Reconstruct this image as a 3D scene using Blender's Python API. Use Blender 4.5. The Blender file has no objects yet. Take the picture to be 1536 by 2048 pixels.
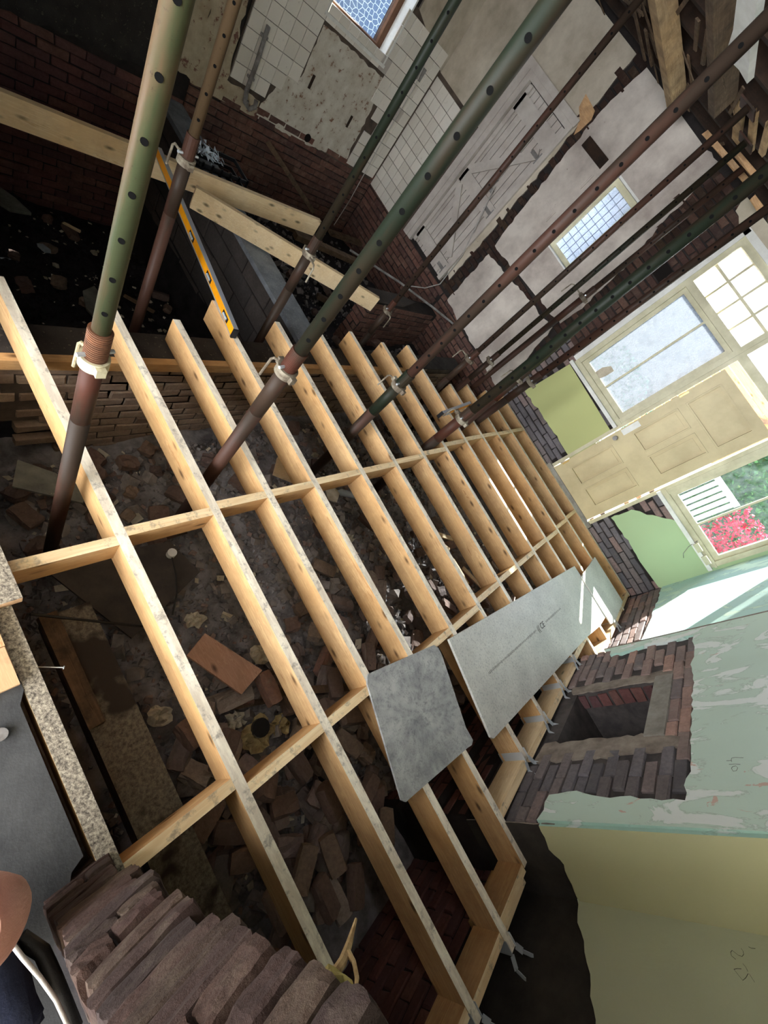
import bpy, math, random
import numpy as np
from mathutils import Vector, Matrix, noise

# ------------------------------------------------------------------ camera, sky, sun, exposure
SC = bpy.context.scene
COL = SC.collection
H = 1.9                                   # eye height above the joist tops (z = 0)
F = 818.51                                # focal length in pixels of the 1536 x 2048 frame
RC = np.array([[0.49144083, 0.61063523, 0.62097546],
               [0.862817, -0.24438558, -0.44251838],
               [-0.11845987, 0.75325978, -0.64696751]])
_q, _r = np.linalg.qr(RC.T)
RC = (_q * np.sign(np.diag(_r))).T
cam_d = bpy.data.cameras.new('camera')
cam = bpy.data.objects.new('camera', cam_d)
COL.objects.link(cam)
cam_d.sensor_fit = 'VERTICAL'
cam_d.sensor_height = 36.0
cam_d.lens = F / 2048 * 36.0
cam_d.clip_start = 0.01
cam_d.clip_end = 200
M = Matrix.Identity(4)
for i in range(3):
    M[i][0], M[i][1], M[i][2] = RC[0][i], -RC[1][i], -RC[2][i]
M[2][3] = H
cam.matrix_world = M
SC.camera = cam

w = bpy.data.worlds.new('sky')
SC.world = w
w.use_nodes = True
bg = w.node_tree.nodes['Background']
bg.inputs[0].default_value = (0.92, 0.96, 1.0, 1)
bg.inputs[1].default_value = 8.0

sun_d = bpy.data.lights.new('sun', 'SUN')
sun_d.energy = 44.0
sun_d.angle = math.radians(0.6)
sun_d.color = (1.0, 0.93, 0.8)
sun = bpy.data.objects.new('sun', sun_d)
COL.objects.link(sun)
sun.rotation_euler = Vector((0.375, -1.0, -1.0)).to_track_quat('-Z', 'Y').to_euler()

def portal(name, loc, aim, sx, sy):
    """guides sky light through a real opening; adds no light of its own"""
    d = bpy.data.lights.new(name, 'AREA')
    d.shape = 'RECTANGLE'; d.size = sx; d.size_y = sy; d.cycles.is_portal = True
    o = bpy.data.objects.new(name, d); COL.objects.link(o)
    o.location = loc
    o.rotation_euler = Vector(aim).to_track_quat('-Z', 'Y').to_euler()
    return o
portal('rear_opening_portal', (-0.45, -3.75, 1.35), (0, 1, 0), 5.5, 2.7)
portal('front_windows_portal', (0.4, 6.0, 1.35), (0, -1, 0), 2.9, 2.7)
portal('kitchen_window_portal', (-5.34, 4.35, 1.72), (1, 0, 0), 0.9, 1.2)
portal('pantry_window_portal', (-2.2, 6.0, 1.8), (0, -1, 0), 0.45, 0.9)

SC.view_settings.view_transform = 'Standard'
SC.view_settings.look = 'None'
SC.view_settings.gamma = 1
SC.view_settings.use_curve_mapping = False
SC.view_settings.exposure = 1.45
SC.cycles.use_denoising = True
SC.cycles.max_bounces = 7
SC.cycles.diffuse_bounces = 4
SC.cycles.transparent_max_bounces = 12
SC.cycles.sample_clamp_indirect = 6.0
SC.cycles.caustics_reflective = False
SC.cycles.caustics_refractive = False

RND = random.Random(7)
def rr(a, b): return RND.uniform(a, b)

# a pixel of the frame onto the plane axis = value
def P(u, v, ax, val):
    o = np.array([0, 0, H]); r = RC.T @ np.array([u - 768, v - 1024, F])
    t = (val - o[ax]) / r[ax]
    return tuple(float(k) for k in (o + t * r))

# ------------------------------------------------------------------ materials
MATS = {}
class N:
    def __init__(s, name, rough=0.85, metal=0.0, spec=0.3):
        s.m = bpy.data.materials.new(name); s.m.use_nodes = True
        s.t = s.m.node_tree; s.n = s.t.nodes; s.l = s.t.links
        s.b = s.n['Principled BSDF']
        s.b.inputs['Roughness'].default_value = rough
        s.b.inputs['Metallic'].default_value = metal
        s.b.inputs['Specular IOR Level'].default_value = spec
        MATS[name] = s.m
    def new(s, t, **k):
        n = s.n.new(t)
        for a, b in k.items():
            if hasattr(n, a): setattr(n, a, b)
            else: n.inputs[a].default_value = b
        return n
    def link(s, a, b): s.l.new(a, b)
    def coord(s, kind='Object', scale=(1, 1, 1), rnd=0.0):
        if kind == 'World':
            g = s.new('ShaderNodeNewGeometry'); out = g.outputs['Position']
        else:
            g = s.new('ShaderNodeTexCoord'); out = g.outputs[kind]
        if rnd:
            oi = s.new('ShaderNodeObjectInfo'); mu = s.new('ShaderNodeMath', operation='MULTIPLY')
            s.link(oi.outputs['Random'], mu.inputs[0]); mu.inputs[1].default_value = rnd
            ad = s.new('ShaderNodeVectorMath', operation='ADD')
            s.link(out, ad.inputs[0]); s.link(mu.outputs[0], ad.inputs[1]); out = ad.outputs[0]
        mp = s.new('ShaderNodeMapping'); mp.inputs['Scale'].default_value = scale
        s.link(out, mp.inputs['Vector']); return mp.outputs[0]
    def noise(s, co, scale, detail=4, rough=0.6, dist=0.0):
        n = s.new('ShaderNodeTexNoise'); s.link(co, n.inputs['Vector'])
        n.inputs['Scale'].default_value = scale; n.inputs['Detail'].default_value = detail
        n.inputs['Roughness'].default_value = rough; n.inputs['Distortion'].default_value = dist
        return n.outputs['Fac']
    def ramp(s, fac, stops, interp='LINEAR'):
        r = s.new('ShaderNodeValToRGB'); r.color_ramp.interpolation = interp
        e = r.color_ramp.elements
        while len(e) < len(stops): e.new(0.5)
        for k, (p, c) in enumerate(stops):
            e[k].position = p
            e[k].color = (c, c, c, 1) if isinstance(c, (int, float)) else tuple(c) + (1,)
        s.link(fac, r.inputs[0]); return r.outputs[0]
    def mix(s, fac, a, b, mode='MIX'):
        m = s.new('ShaderNodeMix', data_type='RGBA', blend_type=mode)
        if isinstance(fac, (int, float)): m.inputs[0].default_value = fac
        else: s.link(fac, m.inputs[0])
        for k, x in ((6, a), (7, b)):
            if isinstance(x, tuple): m.inputs[k].default_value = x + (1,)
            else: s.link(x, m.inputs[k])
        return m.outputs[2]
    def bump(s, h, strength=0.4, dist=0.01):
        b = s.new('ShaderNodeBump'); b.inputs['Strength'].default_value = strength
        b.inputs['Distance'].default_value = dist
        s.link(h, b.inputs['Height']); s.link(b.outputs[0], s.b.inputs['Normal'])
    def rand(s): return s.new('ShaderNodeObjectInfo').outputs['Random']
    def col(s, c): s.link(c, s.b.inputs['Base Color'])

def lin(r, g, b):                        # sRGB 0-255 -> linear
    f = lambda x: (x / 255 / 12.92) if x / 255 <= 0.04045 else ((x / 255 + 0.055) / 1.055) ** 2.4
    return (f(r), f(g), f(b))

def mat_wood(name, light, dark, ax=0, rough=0.6, knots=True, dirt=0.0, dirtcol=(0.1, 0.08, 0.06)):
    n = N(name, rough)
    sc = [22, 22, 22]; sc[ax] = 1.3
    co = n.coord('Object', tuple(sc), 40)
    g = n.noise(co, 1.6, 5, 0.6, 1.2)
    c = n.ramp(g, [(0.3, light), (0.52, tuple((a + b) / 2 for a, b in zip(light, dark))), (0.60, light), (0.66, dark), (0.70, light), (0.8, dark)])
    co2 = n.coord('Object', (1, 1, 1), 40)
    t = n.noise(co2, 1.6, 2)
    c = n.mix(n.ramp(t, [(0.35, 0.0), (0.7, 0.55)]), c, tuple(x * y for x, y in zip(light, (0.86, 0.68, 0.46))))
    if knots:
        sk = [11, 11, 11]; sk[ax] = 4.2
        ck = n.coord('Object', tuple(sk), 40)
        v = n.new('ShaderNodeTexVoronoi'); v.inputs['Scale'].default_value = 1.0; v.inputs['Randomness'].default_value = 0.9
        n.link(ck, v.inputs['Vector'])
        c = n.mix(n.ramp(v.outputs['Distance'], [(0.07, 0.9), (0.14, 0.35), (0.2, 0.0)]), c, tuple(x * 0.22 for x in dark))
    if dirt:
        d = n.noise(n.coord('Object', (1, 1, 1), 30), 9, 6, 0.7)
        c = n.mix(n.ramp(d, [(0.5 - dirt * 0.25, 0.0), (0.72, min(1.0, dirt * 1.4))]), c, dirtcol)
    n.col(c); n.bump(g, 0.15, 0.003)
    return n.m

PINE = lin(208, 174, 128); PINED = lin(158, 114, 72)
mat_wood('pine_x', PINE, PINED, 0, dirt=0.25, dirtcol=lin(120, 85, 55))
mat_wood('pine_y', PINE, PINED, 1, dirt=0.25, dirtcol=lin(120, 85, 55))
mat_wood('pine_z', PINE, PINED, 2, dirt=0.3, dirtcol=lin(120, 85, 55))
mat_wood('pale_pine', lin(246, 226, 190), lin(214, 178, 130), 1, dirt=0.15, dirtcol=lin(150, 110, 80))
mat_wood('old_timber_x', lin(120, 98, 78), lin(62, 48, 38), 0, 0.9, False, 0.8, lin(40, 33, 28))
mat_wood('old_timber_y', lin(128, 108, 88), lin(66, 52, 42), 1, 0.9, False, 0.6, lin(46, 38, 32))
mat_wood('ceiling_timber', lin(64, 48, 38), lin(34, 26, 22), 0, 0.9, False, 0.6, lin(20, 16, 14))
mat_wood('beam_timber', lin(205, 178, 140), lin(140, 108, 76), 1, 0.8, False, 0.5, lin(92, 74, 56))
mat_wood('split_timber', lin(225, 190, 150), lin(170, 120, 84), 0, 0.8, False, 0.4, lin(110, 84, 62))
mat_wood('pink_board', lin(182, 144, 122), lin(150, 108, 88), 0, 0.7, True, 0.2)
mat_wood('fence_wood', lin(200, 130, 84), lin(140, 84, 52), 0, 0.8, True)

n = N('dusty_pine_top', 0.45, spec=0.6)            # joist tops: sawdust, dirt and boot marks on pine
co = n.coord('Object', (1, 1, 1), 30)
a = n.noise(co, 22, 6, 0.72); b = n.noise(n.coord('Object', (3, 12, 12), 30), 2.4, 5, 0.7)
c = n.mix(n.ramp(b, [(0.36, 0.0), (0.6, 1.0)]), lin(250, 240, 220), lin(216, 202, 182))
c = n.mix(n.ramp(a, [(0.53, 0.0), (0.66, 0.62)]), c, lin(112, 102, 94))
n.col(c); n.bump(a, 0.3, 0.003)

n = N('sawdusted_timber', 0.95)
co = n.coord('Object'); a = n.noise(co, 60, 5, 0.8); b = n.noise(co, 3.2, 3, 0.6)
c = n.mix(n.ramp(a, [(0.35, 0.0), (0.65, 1.0)]), lin(74, 68, 62), lin(132, 124, 110))
c = n.mix(n.ramp(b, [(0.50, 0.0), (0.56, 1.0)]), c, lin(54, 46, 42))
n.col(c); n.bump(a, 0.6, 0.006)

n = N('gritty_timber_top', 0.9)
co = n.coord('Object'); a = n.noise(co, 90, 5, 0.8)
c = n.ramp(a, [(0.36, lin(66, 60, 54)), (0.5, lin(140, 130, 116)), (0.66, lin(196, 184, 162))])
n.col(c); n.bump(a, 0.6, 0.004)

n = N('noggin_top', 0.5, spec=0.5)
co = n.coord('Object', (22, 1.3, 22), 30); g = n.noise(co, 1.6, 5, .6, 1.2); a = n.noise(n.coord('Object', (1, 1, 1), 30), 16, 6, 0.72)
c = n.ramp(g, [(0.35, lin(240, 218, 178)), (0.6, lin(222, 190, 146))]); c = n.mix(n.ramp(a, [(0.54, 0.0), (0.66, 0.65)]), c, lin(120, 108, 98))
n.col(c)

n = N('cement_board', 0.42, spec=0.6)
co = n.coord('Object'); a = n.noise(co, 70, 5, 0.75); b = n.noise(co, 3, 5, 0.6)
c = n.mix(n.ramp(b, [(0.35, 0.0), (0.7, 1.0)]), lin(206, 204, 196), lin(178, 176, 170))
c = n.mix(n.ramp(a, [(0.5, 0.0), (0.68, 0.6)]), c, lin(112, 112, 114))
n.col(c); n.bump(a, 0.25, 0.003)

n = N('worn_cement_board', 0.5, spec=0.5)
co = n.coord('Object'); a = n.noise(co, 45, 6, 0.75); b = n.noise(co, 6, 6, 0.7)
c = n.mix(n.ramp(b, [(0.3, 0.0), (0.65, 1.0)]), lin(186, 186, 182), lin(132, 132, 134))
c = n.mix(n.ramp(a, [(0.48, 0.0), (0.7, 0.7)]), c, lin(86, 88, 92))
n.col(c); n.bump(a, 0.35, 0.004)

def mat_brick(name, cols, soot=0.3, sootcol=(0.02, 0.018, 0.018), mort=0.0, mortcol=(0.3, 0.27, 0.22)):
    n = N(name, 0.92)
    k = len(cols)
    r = n.ramp(n.rand(), [(i / (k - 1) if k > 1 else 0, c) for i, c in enumerate(cols)])
    co = n.coord('World'); a = n.noise(co, 42, 6, 0.75); b = n.noise(co, 3.0, 4, 0.65)
    c = n.mix(n.ramp(a, [(0.35, 0.5), (0.65, 0.0)]), r, tuple(x * 0.45 for x in cols[0]))
    if mort: c = n.mix(n.ramp(n.noise(co, 14, 5, 0.7), [(0.5, 0.0), (0.68, mort)]), c, mortcol)
    if soot: c = n.mix(n.ramp(b, [(0.62 - soot * 0.5, 0.0), (0.8, min(1, soot * 1.3))]), c, sootcol)
    n.col(c); n.bump(a, 0.7, 0.008)
    return n.m
mat_brick('brick_dark', [lin(116, 76, 74), lin(134, 92, 84), lin(100, 72, 74), lin(144, 104, 90)], 0.45, lin(40, 34, 34))
mat_brick('brick_strip', [lin(84, 60, 54), lin(70, 52, 48), lin(98, 70, 60), lin(60, 48, 46), lin(112, 84, 72)], 0.4, lin(36, 31, 30), 0.3, lin(120, 104, 92))
mat_brick('brick_jamb', [lin(56, 38, 33), lin(64, 44, 36), lin(48, 35, 32), lin(70, 54, 41), lin(60, 38, 33)], 0.3, lin(40, 34, 34), 0.25, lin(112, 100, 84))
mat_brick('brick_red', [lin(110, 76, 68), lin(128, 90, 78), lin(96, 70, 66), lin(136, 100, 86), lin(86, 66, 64)], 0.4, lin(50, 42, 42), 0.4, lin(150, 130, 112))
mat_brick('brick_tan', [lin(160, 136, 116), lin(140, 118, 102), lin(172, 148, 126), lin(134, 110, 94)], 0.3, lin(64, 52, 44), 0.5, lin(160, 144, 124))
mat_brick('brick_sooty', [lin(112, 107, 112), lin(128, 122, 126), lin(98, 94, 98), lin(138, 126, 124), lin(160, 130, 122)], 0.36, lin(68, 64, 68), 0.25, lin(140, 130, 122))
mat_brick('brick_hearth', [lin(170, 142, 132), lin(122, 116, 118), lin(196, 156, 142), lin(116, 110, 112), lin(150, 132, 128)], 0.35, lin(50, 44, 44), 0.4, lin(160, 148, 138))
mat_brick('brick_broken', [lin(112, 92, 86), lin(132, 108, 96), lin(100, 84, 82), lin(142, 122, 104), lin(118, 92, 84)], 0.3, lin(48, 38, 38), 0.3, lin(120, 106, 92))
mat_brick('brick_rubble', [lin(138, 122, 116), lin(160, 134, 124), lin(118, 106, 104), lin(170, 154, 142), lin(150, 110, 96)], 0.25, lin(60, 52, 50), 0.5, lin(150, 138, 126))
mat_brick('block_dark', [lin(84, 78, 76), lin(96, 88, 84), lin(74, 70, 70)], 0.4, lin(48, 44, 44), 0.2, lin(110, 100, 94))

def mat_noisy(name, c1, c2, scale=8, rough=0.9, c3=None, t3=0.62, bump=0.4, s2=40, kind='World'):
    n = N(name, rough)
    co = n.coord(kind); a = n.noise(co, scale, 6, 0.65); b = n.noise(co, s2, 5, 0.7)
    c = n.mix(n.ramp(a, [(0.35, 0.0), (0.65, 1.0)]), c1, c2)
    if c3: c = n.mix(n.ramp(b, [(t3, 0.0), (t3 + 0.06, 0.85)]), c, c3)
    n.col(c); n.bump(b, bump, 0.005)
    return n.m
mat_noisy('mortar', lin(98, 86, 76), lin(70, 60, 54), 6)
mat_noisy('mortar_dark', lin(52, 46, 44), lin(34, 30, 30), 6)
mat_noisy('mortar_grey', lin(86, 80, 78), lin(62, 58, 58), 9)
mat_noisy('mortar_pale', lin(150, 140, 128), lin(112, 100, 92), 9)
mat_noisy('sooty_render', lin(62, 58, 56), lin(40, 36, 36), 5, 0.95, lin(96, 90, 80), 0.6)
mat_noisy('black_damp_course', lin(62, 57, 53), lin(38, 35, 33), 5, 0.8, lin(84, 76, 70), 0.72)
mat_noisy('concrete_cap', lin(142, 148, 156), lin(110, 114, 122), 6, 0.9, lin(180, 184, 188), 0.6, s2=90)
mat_noisy('rubble_dirt', lin(158, 152, 152), lin(92, 88, 88), 5, 1.0, lin(196, 190, 184), 0.66, 1.0, 60)
mat_noisy('stone_rubble', lin(160, 150, 144), lin(112, 104, 100), 7, 1.0, lin(170, 160, 150), 0.62, 0.8, 40)
mat_noisy('pit_dirt', lin(50, 48, 50), lin(28, 26, 28), 5, 1.0, lin(130, 132, 138), 0.72, 1.0, 60)
mat_noisy('slab_dark', lin(78, 78, 78), lin(56, 56, 57), 5, 0.75, lin(130, 134, 136), 0.74, 0.3, 60)
mat_noisy('sill_stone', lin(150, 146, 138), lin(120, 114, 106), 9)
mat_noisy('patio', lin(170, 166, 158), lin(140, 136, 128), 4)
mat_noisy('scorched_render', lin(214, 208, 196), lin(186, 176, 160), 7, 0.9, lin(120, 76, 52), 0.585, 0.5, 14)
mat_noisy('peeling_maroon', lin(196, 184, 160), lin(170, 154, 130), 8, 0.9, lin(104, 52, 48), 0.57, 0.5, 11)
mat_noisy('cream_plaster', lin(206, 196, 176), lin(182, 170, 150), 3, 0.9, lin(120, 108, 92), 0.72, 0.3, 20)
mat_noisy('ochre_plaster', lin(208, 197, 180), lin(168, 156, 138), 2.4, 0.9, lin(120, 104, 80), 0.7, 0.3, 18)
mat_noisy('pantry_plaster', lin(212, 202, 192), lin(164, 152, 144), 2.2, 0.9, lin(112, 96, 80), 0.68, 0.4, 24)
mat_noisy('window_paint', lin(212, 206, 178), lin(186, 180, 150), 6, 0.5, lin(140, 128, 100), 0.7, 0.2, 30)
mat_noisy('door_cream', lin(206, 190, 150), lin(186, 170, 132), 3, 0.45, lin(150, 128, 92), 0.74, 0.15, 20)
mat_noisy('door_white', lin(204, 196, 188), lin(180, 170, 162), 5, 0.55, lin(120, 108, 100), 0.72, 0.15, 26)
mat_noisy('white_paint', lin(236, 236, 232), lin(214, 212, 206), 6, 0.5, lin(120, 110, 96), 0.72, 0.2, 30)
mat_noisy('brown_frame', lin(120, 84, 60), lin(84, 56, 40), 8, 0.6, lin(190, 170, 150), 0.68, 0.2, 24)
mat_noisy('old_metal', lin(150, 148, 146), lin(104, 98, 94), 12, 0.5, lin(96, 66, 48), 0.66, 0.2, 30)
mat_noisy('paper', lin(214, 204, 184), lin(170, 158, 136), 9, 0.9, lin(90, 78, 66), 0.66, 0.5, 20, 'Object')
mat_noisy('stained_card', lin(186, 166, 120), lin(140, 118, 82), 12, 0.9, lin(70, 60, 52), 0.62, 0.6, 16, 'Object')
mat_noisy('slate', lin(132, 132, 122), lin(98, 98, 92), 8, 0.7, lin(170, 168, 150), 0.66, 0.3, 20, 'Object')
mat_noisy('dark_sheet', lin(76, 68, 62), lin(54, 48, 46), 6, 0.8, lin(110, 98, 88), 0.7, 0.4, 40, 'Object')
mat_noisy('black_plastic', lin(30, 31, 34), lin(22, 22, 25), 10, 0.3, lin(170, 176, 184), 0.72, 0.2, 20, 'Object')
mat_noisy('cable_black', lin(34, 32, 32), lin(26, 25, 25), 10, 0.5)
mat_noisy('cable_white', lin(190, 186, 180), lin(160, 154, 148), 10, 0.5)
mat_noisy('navy_cloth', lin(30, 36, 58), lin(20, 24, 40), 10, 0.9)
mat_noisy('skin', lin(176, 128, 112), lin(156, 106, 92), 30, 0.5, bump=0.15, s2=200)
mat_noisy('nail_pink', lin(226, 178, 164), lin(218, 168, 154), 30, 0.3, bump=0.05)
mat_noisy('ivy', lin(70, 118, 52), lin(34, 74, 36), 12, 0.8, lin(160, 190, 96), 0.6, 0.5, 30)
mat_noisy('ivy_teal', lin(36, 116, 90), lin(22, 78, 66), 12, 0.8, lin(120, 180, 120), 0.62, 0.5, 30)
mat_noisy('red_leaf', lin(214, 36, 70), lin(160, 20, 48), 12, 0.7, lin(240, 130, 140), 0.64, 0.4, 30)
mat_noisy('fibre', lin(190, 164, 120), lin(140, 114, 80), 30, 0.95)
mat_noisy('foam_yellow', lin(190, 176, 110), lin(150, 134, 84), 30, 0.95)
mat_noisy('level_yellow', lin(236, 158, 20), lin(222, 140, 16), 9, 0.45, lin(110, 74, 36), 0.74, 0.1, 30, 'Object')
mat_noisy('red_plastic', lin(190, 40, 40), lin(160, 30, 30), 9, 0.5)

def mat_paint(name, base, under, scar, t=0.56, warm=None, dark=None):
    n = N(name, 0.75)
    co = n.coord('World', (1, 1.5, 0.8)); a = n.noise(co, 3.4, 8, 0.62, 1.0); b = n.noise(co, 5.0, 6, 0.6, 1.2); s = n.noise(n.coord('World', (1, 1, 2.2)), 26, 6, 0.75)
    k = n.noise(co, 0.9, 3, 0.5)
    c = n.mix(n.ramp(k, [(0.3, 0.0), (0.7, 1.0)]), base, tuple(x * 0.86 for x in base))
    if under: c = n.mix(n.ramp(a, [(t, 0.0), (t + 0.03, 1.0)]), c, under)
    if warm: c = n.mix(n.ramp(b, [(0.66, 0.0), (0.675, 1.0)]), c, warm)
    if under: c = n.mix(n.ramp(a, [(t - .012, 0.0), (t, .4), (t + .012, 0.0)]), c, scar)
    c = n.mix(n.ramp(s, [(0.68, 0.0), (0.76, 0.7)]), c, scar)
    n.col(c); n.bump(a, 0.35, 0.01)
    return n.m
mat_paint('paint_mint', lin(206, 226, 212), lin(226, 232, 228), lin(140, 150, 140), 0.54, lin(204, 176, 162))
mat_paint('paint_mint_edge', lin(176, 210, 196), lin(206, 214, 210), lin(120, 130, 118), 0.56)
mat_paint('paint_olive', lin(194, 191, 150), None, lin(96, 98, 76))
mat_paint('paint_sage', lin(196, 200, 170), None, lin(104, 110, 92))
mat_paint('paint_lime', lin(190, 194, 134), None, lin(128, 126, 88))
mat_paint('paint_pale_green', lin(176, 200, 156), None, lin(112, 128, 100))
mat_paint('paint_aqua', lin(190, 222, 216), lin(206, 230, 214), lin(130, 150, 140), 0.55)

n = N('tile_glaze', 0.25, spec=0.5)      # glazed wall tile, each tile a shade of its own
c = n.ramp(n.rand(), [(0.0, lin(228, 222, 212)), (0.4, lin(221, 214, 203)), (0.7, lin(234, 227, 217)), (0.965, lin(186, 178, 170))], 'CONSTANT')
d = n.noise(n.coord('World'), 26, 6, 0.7)
n.col(n.mix(n.ramp(d, [(0.60, 0.0), (0.74, 0.5)]), c, lin(140, 130, 112)))

def mat_metal_paint(name, c1, c2, zsc=1.2, rough=0.5):
    n = N(name, rough, 0.0, 0.15)
    co = n.coord('World', (6, 6, zsc), 20); a = n.noise(co, 1.0, 5, 0.6); b = n.noise(n.coord('World'), 55, 5, 0.75)
    c = n.mix(n.ramp(a, [(0.44, 0.0), (0.54, 1.0)]), c1, c2)
    c = n.mix(n.ramp(b, [(0.6, 0.0), (0.72, 0.7)]), c, lin(44, 31, 25))
    n.col(c); n.bump(b, 0.2, 0.002)
mat_metal_paint('prop_green', lin(58, 63, 42), lin(82, 66, 48))
mat_metal_paint('prop_green_dark', lin(28, 34, 25), lin(42, 36, 27))
mat_metal_paint('prop_red', lin(72, 42, 33), lin(56, 44, 36))
mat_metal_paint('prop_brown', lin(66, 45, 37), lin(50, 40, 33))
mat_metal_paint('prop_thread', lin(120, 80, 58), lin(96, 66, 50), 30)
mat_metal_paint('prop_collar_dark', lin(140, 132, 116), lin(96, 86, 74), 8)
mat_metal_paint('prop_collar', lin(196, 188, 158), lin(150, 138, 110), 8)
n = N('hole_shade_black', 1.0, spec=0.0); n.b.inputs['Base Color'].default_value = (0.006, 0.006, 0.006, 1)
n = N('soot_and_shade_black', 1.0, spec=0.05); n.b.inputs['Base Color'].default_value = (0.016, 0.013, 0.012, 1)  # soot of the flue, also painted shade for holes in the walls
n = N('galvanised', 0.35, 0.35); n.b.inputs['Base Color'].default_value = (0.5, 0.53, 0.56, 1)
n = N('aluminium', 0.4, 0.7); n.b.inputs['Base Color'].default_value = (0.62, 0.64, 0.68, 1)
n = N('brass', 0.4, 0.8); n.b.inputs['Base Color'].default_value = (0.5, 0.34, 0.12, 1)
n = N('lead_came', 0.6, 0.2); n.b.inputs['Base Color'].default_value = (0.2, 0.24, 0.3, 1)

def mat_glass(name, lo, hi, tint=(0.86, 0.92, 1.0), scale=5, scr=0.5, trc=(0.96, 0.98, 1)):
    n = N(name, 0.1)
    co = n.coord('World'); a = n.noise(co, scale, 6, 0.7, 2.5); b = n.noise(n.coord('World', (1, 1, 0.4)), 34, 6, 0.8, 1.5)
    f = n.new('ShaderNodeMath', operation='MULTIPLY_ADD'); n.link(n.ramp(b, [(0.45, 0.0), (0.7, 1.0)]), f.inputs[0])
    f.inputs[1].default_value = scr * (hi - lo); n.link(n.ramp(a, [(0.3, lo), (0.7, hi)]), f.inputs[2])
    tr = n.new('ShaderNodeBsdfTransparent'); di = n.new('ShaderNodeBsdfDiffuse'); tl = n.new('ShaderNodeBsdfTranslucent')
    di.inputs[0].default_value = tint + (1,); tl.inputs[0].default_value = tint + (1,)
    tr.inputs[0].default_value = trc + (1,)
    m1 = n.new('ShaderNodeMixShader'); m1.inputs[0].default_value = 0.55; n.link(di.outputs[0], m1.inputs[1]); n.link(tl.outputs[0], m1.inputs[2])
    m2 = n.new('ShaderNodeMixShader'); n.link(f.outputs[0], m2.inputs[0]); n.link(tr.outputs[0], m2.inputs[1]); n.link(m1.outputs[0], m2.inputs[2])
    n.link(m2.outputs[0], n.n['Material Output'].inputs[0])
mat_glass('glass_smeared', 0.15, 0.5, (0.17, 0.185, 0.21), scale=3.5, scr=0.9, trc=(.40, .43, .46))
mat_glass('glass_clear', 0.0, 0.05, (0.3, 0.34, 0.4), trc=(.5, .53, .56))
mat_glass('glass_milky', 0.62, 0.8, (0.95, 0.97, 1.0), 3)
mat_glass('glass_frosted', 0.35, 0.65, (0.7, 0.78, 0.92), 20, trc=(.8, .88, 1.0))
n = N('bottle_plastic', 0.15, spec=0.6)
tr = n.new('ShaderNodeBsdfTransparent'); mx = n.new('ShaderNodeMixShader'); mx.inputs[0].default_value = 0.45
n.b.inputs['Base Color'].default_value = (0.75, 0.85, 0.95, 1)
n.link(tr.outputs[0], mx.inputs[1]); n.link(n.b.outputs[0], mx.inputs[2]); n.link(mx.outputs[0], n.n['Material Output'].inputs[0])

n = N('stone_wall_outside', 0.9)         # pale crazy stonework of the neighbour's wall, too far to tell stones apart
v = n.new('ShaderNodeTexVoronoi', feature='DISTANCE_TO_EDGE'); v.inputs['Scale'].default_value = 12; v.inputs['Randomness'].default_value = 0.6
n.link(n.coord('World', (1, 1, 1.5)), v.inputs['Vector'])
n.col(n.mix(n.ramp(v.outputs['Distance'], [(0.03, 1.0), (0.07, 0.0)]), lin(84, 100, 124), lin(190, 200, 210)))

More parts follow.
